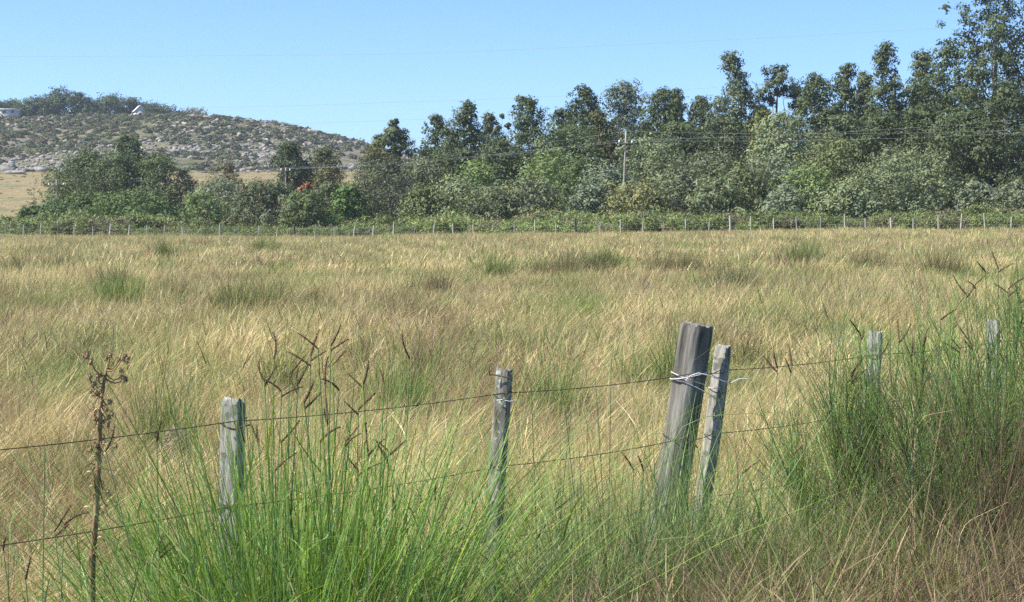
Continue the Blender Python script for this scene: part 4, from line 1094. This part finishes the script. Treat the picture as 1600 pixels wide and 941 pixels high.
TALL = 1.3
def clump(px, Y_, rad, n, hmin, hmax, width, fan, col, label, name='grass_clump', lean=.05, droop=.36, tips=(), group='green clumps along the near fence', cat='grass clump', whip=False, rady=None, jitter=.24):
    TREE_N[0] += 1; rng = np.random.default_rng(7000 + TREE_N[0])
    X = at(px, 345, Y_)[0]; z0 = gz(X, Y_)
    root = obj(name, None, loc=(X, Y_, z0)); tag(root, label, cat, group)
    a = rng.random(n) * 2 * np.pi; q = np.sqrt(rng.random(n)) * rad
    P0 = np.stack([q * np.cos(a), q * np.sin(a) * (rady or rad) / rad, np.full(n, -.03)], -1)
    out = np.stack([np.cos(a), np.sin(a), 0 * a], -1) * (q / rad)[:, None]
    Dn = unit(np.array([lean, 0, 1.]) + out * fan + rng.normal(size=(n, 3)) * jitter)
    Hs = (hmin + (hmax - hmin) * rng.random(n) ** .7) * TALL
    sd = rng.normal(size=(n, 3)) * .5; sd[:, 2] = 0
    n_dry = 0
    bend = (out * .5 + sd * 1.1 + np.array([lean, 0, 0])) * (droop * (.2 + rng.random(n) ** 2 * 1.5))[:, None] - np.array([0, 0, .3]) * (droop * rng.random(n) ** 2)[:, None]
    mb = MB()
    if whip: mb.add(*whips(P0, Dn, Hs, bend, width * (.6 + .8 * rng.random(n)) * .5, 6, rng))
    else: mb.add(*strips(P0, Dn, Hs, bend, width * (.55 + .9 * rng.random(n)), 5, rng, tip=.1))
    obj('blades', mb.mesh('blades', M['blade']), root, color=col)
    if not whip:
        m = int(n * 2.0); i = rng.integers(0, n, m); tt = .12 + .62 * rng.random(m)
        pb = P0[i] + Dn[i] * (Hs[i] * tt)[:, None] + bend[i] * (Hs[i] * tt ** 2)[:, None]
        ds = unit(Dn[i] + rng.normal(size=(m, 3)) * .55 + np.array([0, 0, .15]))
        mb = MB(); mb.add(*strips(pb, ds, .08 + .24 * rng.random(m) ** 1.5, rng.normal(size=(m, 3)) * .35 - np.array([0, 0, .25]), width * (.5 + .7 * rng.random(m)), 4, rng, tip=.08))
        obj('side_leaves', mb.mesh('side_leaves', M['blade']), root, color=col)
    k = n // 9                                # a few withered blades in every clump
    i = rng.permutation(n)[:k]; mb = MB(); dd = unit(Dn[i] + rng.normal(size=(k, 3)) * .3)
    mb.add(*strips(P0[i], dd, Hs[i] * .75, bend[i] * 1.3, np.full(k, width), 6, rng, tip=.1))
    obj('dry_blades', mb.mesh('dry_blades', M['blade']), root, color=(.46, .37, .20))
    for (tx, ty, nh) in tips:
        dy = rng.normal() * .12
        tip = at(tx, ty, Y_ + dy)
        b = np.array([X + (tip[0] - X) * .45 + rng.normal() * .05, Y_ + dy * .5, z0])
        stalk(root, b, tip, rng, nh, tuple(np.array(col) * .9))
    return root

GA = (.225, .36, .085); GB = (.19, .31, .075); GC = (.21, .29, .11); GD = (.31, .39, .115); GE = (.18, .29, .085)
# the big bright clump round the leftmost post
clump(300, 4.9, .18, 220, .3, .8, .0062, .42, GD, 'yellow green sparse grass clump left of the leftmost post', tips=[(235, 875, 2), (248, 865, 2), (245, 690, 1), (165, 705, 1)], lean=.02)
clump(420, 5.05, .2, 1200, .35, 1.18, .0058, .28, GA, 'bright green grass clump right in front of the leftmost post', tips=[(413, 595, 2), (428, 560, 1), (440, 612, 2), (452, 585, 2), (466, 600, 3), (404, 690, 2), (440, 690, 1), (430, 735, 1), (382, 690, 1)])
clump(500, 5.1, .22, 1300, .4, 1.26, .0058, .28, GB, 'tall green grass clump with many dark seed heads right of the leftmost post', tips=[(486, 556, 3), (497, 545, 1), (517, 540, 2), (520, 570, 1), (508, 600, 1), (530, 610, 1), (475, 630, 2), (512, 655, 2), (560, 640, 2), (540, 690, 2), (500, 690, 1)])
clump(570, 5.25, .17, 420, .35, .95, .0058, .30, GA, 'green grass clump spreading right below the many seed heads', tips=[(568, 600, 2), (600, 600, 1), (575, 705, 2), (607, 705, 4), (560, 735, 2), (640, 560, 1)], lean=.03)
clump(672, 5.3, .12, 60, .2, .5, .0052, .3, GD, 'small wispy green grass clump left of the slim post foot', tips=[(680, 775, 2), (690, 855, 1)])
clump(120, 4.7, .3, 170, .3, .85, .0056, .45, GD, 'thin scattered green grass round the dry thistle', tips=[(85, 830, 2), (100, 820, 1), (70, 700, 0), (5, 860, 1), (40, 905, 1)])
clump(440, 4.95, .28, 720, .2, .6, .0058, .36, GA, 'dense low green grass filling the foot of the big seed head clump', jitter=.42, droop=.6)
clump(345, 4.9, .26, 480, .2, .66, .0058, .45, GB, 'dense low green grass at the foot of the leftmost post', jitter=.4, droop=.55)
# between the posts
clump(880, 5.9, .17, 200, .35, 1.0, .0050, .36, GC, 'fine dark green grass clump right of the slim post', tips=[(770, 880, 2), (840, 842, 1), (868, 790, 2), (735, 865, 1), (830, 610, 0), (893, 640, 0)], lean=.03)
clump(955, 6.1, .26, 620, .35, 1.05, .0046, .3, GC, 'tall upright green clump left of the thick round post', tips=[(905, 700, 0), (1005, 735, 1), (990, 735, 1), (955, 560, 0), (878, 600, 0), (930, 590, 0)], lean=.06)
clump(780, 5.4, .26, 150, .08, .24, .0056, .5, GA, 'low grass clump hiding the foot of the slim post', tips=[(800, 870, 1), (700, 900, 1)])
clump(1060, 6.2, .28, 1150, .3, .92, .0034, .34, (.22, .30, .14), 'grey green feathery clump hiding the foot of the thick round post', lean=.1, jitter=.24, droop=.45)
clump(1180, 6.4, .28, 420, .35, .98, .0050, .38, GA, 'thin green clump right of the thick round post', tips=[(1215, 575, 2), (1238, 570, 3), (1160, 740, 1), (1235, 715, 1), (1090, 700, 1)], lean=.02)
clump(1235, 6.1, .3, 220, .2, .5, .0050, .5, GE, 'low dark green clump between the thick post and the broom', tips=[])

# broom bushes at the right: brown stems below, green whippy twigs above
def broom(px, Y_, W, H, nst, ntw, col, label, tips=(), lean=0., twl=(.22, .5)):
    TREE_N[0] += 1; rng = np.random.default_rng(8000 + TREE_N[0])
    X = at(px, 345, Y_)[0]; z0 = gz(X, Y_)
    root = obj('broom_bush', None, loc=(X, Y_, z0)); tag(root, label, 'bush', 'broom bushes at the near fence')
    mb = MB(); ends = []
    for i in range(nst):
        a = rng.random() * 6.28; q = rng.random() ** .6
        H_ = H * 1.22
        tip = np.array([math.cos(a) * q * W / 2 + lean * H, math.sin(a) * q * W / 2 * .7, H_ * (.45 + .4 * rng.random()) * (1 - .2 * q)])
        b = np.array([math.cos(a) * .06, math.sin(a) * .06, -.05]) + rng.normal(size=3) * .03 * np.array([1, 1, 0])
        s = np.linspace(0, 1, 7)[:, None]
        P = b * (1 - s) + tip * s + rng.normal(size=(7, 3)) * .015 * np.sin(np.pi * s) + np.array([0, 0, .08]) * s * (1 - s)
        mb.add(*tube(P, np.linspace(.007, .003, 7) * (.7 + .6 * rng.random()), 6, cap=False)); ends.append(P)
    obj('stems', mb.mesh('stems', M['twig'], True), root)
    ends = np.stack(ends)
    k = rng.integers(0, nst, ntw); u = .25 + .75 * rng.random(ntw) ** .7
    fi = u * 6; i0 = np.minimum(fi.astype(int), 5); fr = (fi - i0)[:, None]
    P0 = ends[k, i0] * (1 - fr) + ends[k, i0 + 1] * fr
    Dd = unit(unit(ends[k, i0 + 1] - ends[k, i0]) * .75 + np.array([0, 0, .55]) + rng.normal(size=(ntw, 3)) * .42)
    Hs = twl[0] + (twl[1] - twl[0]) * rng.random(ntw)
    mb = MB(); mb.add(*whips(P0, Dd, Hs, rng.normal(size=(ntw, 3)) * .22, .0022 * (.7 + .6 * rng.random(ntw)), 4, rng))
    # second order twiglets
    m = int(ntw * 1.6); k2 = rng.integers(0, ntw, m); u2 = .2 + .7 * rng.random(m)
    P2 = P0[k2] + Dd[k2] * (Hs[k2] * u2)[:, None]
    D2 = unit(Dd[k2] + rng.normal(size=(m, 3)) * .35 + np.array([0, 0, .25]))
    mb.add(*whips(P2, D2, .08 + .16 * rng.random(m), rng.normal(size=(m, 3)) * .1, .0013 * (.7 + .6 * rng.random(m)), 3, rng))
    obj('twigs', mb.mesh('twigs', M['blade']), root, color=col)
    for (tx, ty, nh) in tips:
        dy = rng.normal() * .1; tip = at(tx, ty, Y_ + dy)
        stalk(root, [X + (tip[0] - X) * .6, Y_ + dy, z0], tip, rng, nh, (.16, .2, .07))
    return root
GBR = (.28, .41, .125)
broom(1358, 6.7, .85, 1.04, 11, 540, GBR, 'open green broom bush with brown stems in front of the grey post', tips=[(1330, 585, 3), (1345, 525, 2), (1322, 600, 2), (1405, 530, 2), (1375, 555, 1)])
broom(1432, 6.8, 1.1, 1.14, 16, 700, (.28, .42, .13), 'dense green broom bush in the middle of the right hand thicket', tips=[(1425, 555, 3), (1442, 540, 2), (1470, 500, 1), (1500, 545, 2), (1520, 540, 2), (1440, 600, 2)])
broom(1565, 7.0, 1.05, 1.22, 15, 620, (.27, .40, .125), 'tallest green broom bush at the right edge of the thicket', tips=[(1510, 460, 2), (1524, 445, 2), (1540, 425, 1), (1560, 420, 2), (1575, 452, 3), (1592, 470, 2), (1600, 520, 1)])
broom(1665, 6.8, .8, 1.0, 10, 380, (.22, .32, .11), 'darker broom bush cut off by the right edge', twl=(.15, .35))
broom(1500, 6.2, .7, .8, 9, 340, (.22, .33, .10), 'low broom bush in front of the dense thicket', twl=(.15, .35))
clump(1530, 5.9, .34, 420, .25, .62, .0032, .5, (.26, .20, .125), 'brown dead twiggy clump under the broom at the right edge', name='dead_clump', whip=True, jitter=.4)
clump(1600, 6.1, .3, 380, .35, .85, .0034, .4, (.22, .165, .10), 'dark brown dead stems standing at the right edge', name='dead_clump', whip=True, jitter=.3)
clump(1130, 5.7, .34, 420, .2, .55, .0034, .55, (.28, .21, .13), 'brown withered clump below the squared leaning post', name='dead_clump', jitter=.4, droop=.6)
clump(1250, 5.75, .34, 460, .2, .52, .0034, .6, (.30, .23, .14), 'straw brown withered clump left of the broom foot', name='dead_clump', jitter=.45, droop=.6)
clump(1340, 5.9, .3, 360, .2, .55, .0034, .5, (.17, .26, .07), 'fresh green low clump at the foot of the open broom', jitter=.25, droop=.5)
clump(1420, 5.8, .36, 460, .15, .46, .0034, .6, (.27, .25, .12), 'mixed dry and green low clump below the dense broom', jitter=.4, droop=.5)

# dry blades that stand out in the thicket
for k, (x0, y0, x1, y1, Y_, lab) in enumerate([(1425, 652, 1374, 600, 6.1, 'straw coloured dry blade slanting left in the broom thicket'), (1430, 640, 1404, 570, 6.1, 'straw coloured dry blade slanting steeply left in the broom thicket'),
      (1430, 652, 1492, 641, 6.1, 'nearly level straw coloured dry blade in the broom thicket'),
      (1500, 820, 1575, 785, 5.7, 'arched pale dry stem low in the thicket at right'), (1235, 830, 1225, 930, 5.4, 'pale dry stalk hanging among the withered clumps'), (1420, 935, 1462, 905, 5.3, 'short pale dry stem at the bottom right'),
      (1495, 850, 1500, 915, 5.4, 'thin upright pale dry stem at the bottom right'), (1575, 830, 1586, 905, 5.4, 'thin pale dry stem by the right edge'), (1040, 652, 1300, 640, 6.2, 'long nearly level green blade crossing the thick post')]):
    a1 = at(x0, y0, Y_); b = at(x1, y1, Y_ + .05); s = np.linspace(0, 1, 14)[:, None]
    if a1[2] > b[2]: a1, b = b, a1
    a = np.array([a1[0] - (b[0] - a1[0]) * .15, Y_, gz(a1[0], Y_) - .02])
    P = np.where(s < .5, a + (a1 - a) * s * 2, a1 + (b - a1) * (s - .5) * 2)
    P[1:-1] = (P[:-2] + 2 * P[1:-1] + P[2:]) / 4; P[1:-1] = (P[:-2] + 2 * P[1:-1] + P[2:]) / 4
    me = MB(); me.add(*tube(P - a, np.linspace(.0017, .0010, 14), 5))
    o = obj('dry_stem' if 'green' not in lab else 'long_blade', me.mesh('dry_stem', M['blade'] if 'green' in lab else M['dry_leaf'], True), loc=a, color=(.33, .42, .10))
    tag(o, lab, 'grass blade')

# ------------------------------------------------------------------ dry thistle
def thistle():
    rng = np.random.default_rng(31)
    Y_ = 5.0
    pts = [at(138, 960, Y_), at(144, 880, Y_), at(150, 800, Y_), at(153, 740, Y_), at(155, 690, Y_), at(157, 640, Y_), at(162, 600, Y_), at(168, 568, Y_)]
    P = np.array(pts); P[0][2] = gz(P[0][0], Y_) - .02
    o0 = P[0].copy()
    root = obj('thistle', None, loc=o0); tag(root, 'tall dry brown thistle with dark seed heads at the left', 'thistle')
    mb = MB(); mb.add(*tube(P - o0, np.array([.011, .0105, .0095, .0085, .0075, .0065, .005, .003]), 8)); obj('stem', mb.mesh('stem', M['thistle'], True), root)
    def head(loc, s, par):
        V = IV * s * np.array([1, 1, 1.15]); mbh = []
        n = 42; d = unit(rng.normal(size=(n, 3)))
        Vw, Qw, _ = whips(d * s * .9, d, np.full(n, s * .85), np.zeros((n, 3)), np.full(n, s * .18), 1, rng, tip=.15)
        m_ = MB(); m_.add(Vw, Qw)
        tri = np.concatenate([IF, IF[:, 2:3]], 1)
        me = bpy.data.meshes.new('seed_head')
        VV = np.concatenate([V, Vw]); FF = [tuple(map(int, f)) for f in IF] + [tuple(map(int, f + len(V))) for f in Qw]
        me.from_pydata([tuple(v) for v in VV.tolist()], [], FF); me.materials.append(M['thistle'])
        obj('seed_head', me, par, loc=loc)
    def interp(u):
        f = u * 7; i = min(int(f), 6); return (P[i] * (1 - f + i) + P[i + 1] * (f - i)) - o0
    sprigs = [(.97, 172, 556, 2), (.97, 186, 562, 2), (.95, 192, 560, 2), (.93, 190, 588, 2), (.9, 196, 592, 2), (.88, 152, 590, 2), (.86, 148, 600, 3), (.84, 150, 612, 2), (.8, 142, 612, 2), (.78, 140, 590, 1), (.78, 172, 628, 1), (.75, 146, 640, 2), (.73, 166, 640, 1), (.7, 148, 655, 2), (.68, 170, 652, 2), (.66, 168, 664, 2), (.6, 162, 692, 2), (.58, 150, 696, 2), (.55, 168, 698, 2), (.47, 160, 755, 1), (.42, 168, 770, 2), (.4, 166, 790, 2), (.9, 136, 556, 2), (.92, 142, 566, 1)]
    for u, tx, ty, k in sprigs:
        a = interp(u); b = at(tx, ty, Y_ + rng.normal() * .03) - o0
        s = np.linspace(0, 1, 5)[:, None]; Q = a * (1 - s) + b * s - np.array([0, 0, .015]) * np.sin(np.pi * s)
        mb = MB(); mb.add(*tube(Q, np.linspace(.003, .0016, 5), 5)); br = obj('branch', mb.mesh('branch', M['thistle'], True), root)
        for j in range(k): head(tuple(b + rng.normal(size=3) * np.array([.008, .012, .008]) * (j > 0) * 1.3), .005 + .004 * rng.random(), br)
    for u, tx, ty in [(.72, 134, 672), (.62, 130, 700), (.55, 185, 715), (.5, 128, 738), (.44, 190, 760), (.4, 126, 742), (.3, 176, 815), (.28, 120, 800), (.2, 168, 850), (.66, 172, 676), (.5, 170, 730), (.36, 132, 770)]:
        a = interp(u); b = at(tx, ty, Y_ - .04 * rng.random()) - o0
        s = np.linspace(0, 1, 6)[:, None]
        Q = a * (1 - s) + b * s + np.array([0, 0, .03]) * (np.sin(np.pi * s)) - np.array([0, 0, .02]) * s ** 2
        sd = np.array([[0, .7, .7]]) * np.sin(np.pi * (s * .8 + .15)) * .006
        V = np.stack([Q - sd, Q + np.array([0, 0, -.002]), Q + sd * np.array([1, 1, -.4])], 1).reshape(-1, 3)
        F4 = [[i * 3 + j, i * 3 + j + 1, i * 3 + j + 4, i * 3 + j + 3] for i in range(5) for j in range(2)]
        obj('dry_leaf', mesh('dry_leaf', V, np.array(F4), M['dry_leaf']), root)
    n = 150; u = .12 + .8 * rng.random(n); mb = MB()     # withered bracts all along the stem
    b = np.array([interp(x) for x in u]); a = rng.random(n) * 6.28
    d = unit(np.stack([np.cos(a), np.sin(a), rng.normal(size=n) * .5 + .1], -1))
    mb.add(*strips(b, d, .015 + .035 * rng.random(n), rng.normal(size=(n, 3)) * .5 - np.array([0, 0, .3]), np.full(n, .006), 3, rng, tip=.15))
    obj('bracts', mb.mesh('bracts', M['thistle']), root)
thistle()

# ------------------------------------------------------------------ low roadside cover between the clumps
r = np.random.default_rng(91)
protos2 = [turf('verge_turf', .5, 52, 40, .10, .12, .40, .0034, .12, .9, 4, 500 + k, plume=.1, mat='verge') for k in range(5)]
vx = []; vy = []
for x in np.arange(-3.4, 4.6, .55):
    for dlt in np.arange(-2.9, 1.0, .55):
        vx.append(x + (r.random() - .5) * .3); vy.append(FENCE(x) + dlt + (r.random() - .5) * .3)
vx = np.array(vx); vy = np.array(vy); ok = vy > 2.6; vx, vy = vx[ok], vy[ok]; n = len(vx)
vs = .8 + .5 * r.random(n)
scatter('verge_grass', np.stack([vx, vy, ground_z(vx, vy)], -1), np.stack([0 * vx, 0 * vx, r.random(n) * 6.28], -1), np.stack([vs, vs, vs], -1), np.ones((n, 3)), r.integers(0, 5, n), protos2,
        'short mixed dry and green grass on the verge at the foot of the near fence', 'grass')

# ------------------------------------------------------------------ the air over the valley
hm, t = nt('haze')
pv = N(t, 'ShaderNodeVolumePrincipled'); pv.inputs['Density'].default_value = .00018
pv.inputs['Color'].default_value = (.82, .91, 1, 1); pv.inputs['Anisotropy'].default_value = .3
t.links.new(pv.outputs[0], N(t, 'ShaderNodeOutputMaterial').inputs['Volume'])
tag(obj('haze', mesh('haze', *box(-2015, 2015, -85, 1440, -12, 85), hm)), 'thin pale blue haze of the air over the whole valley', 'haze', kind='stuff')
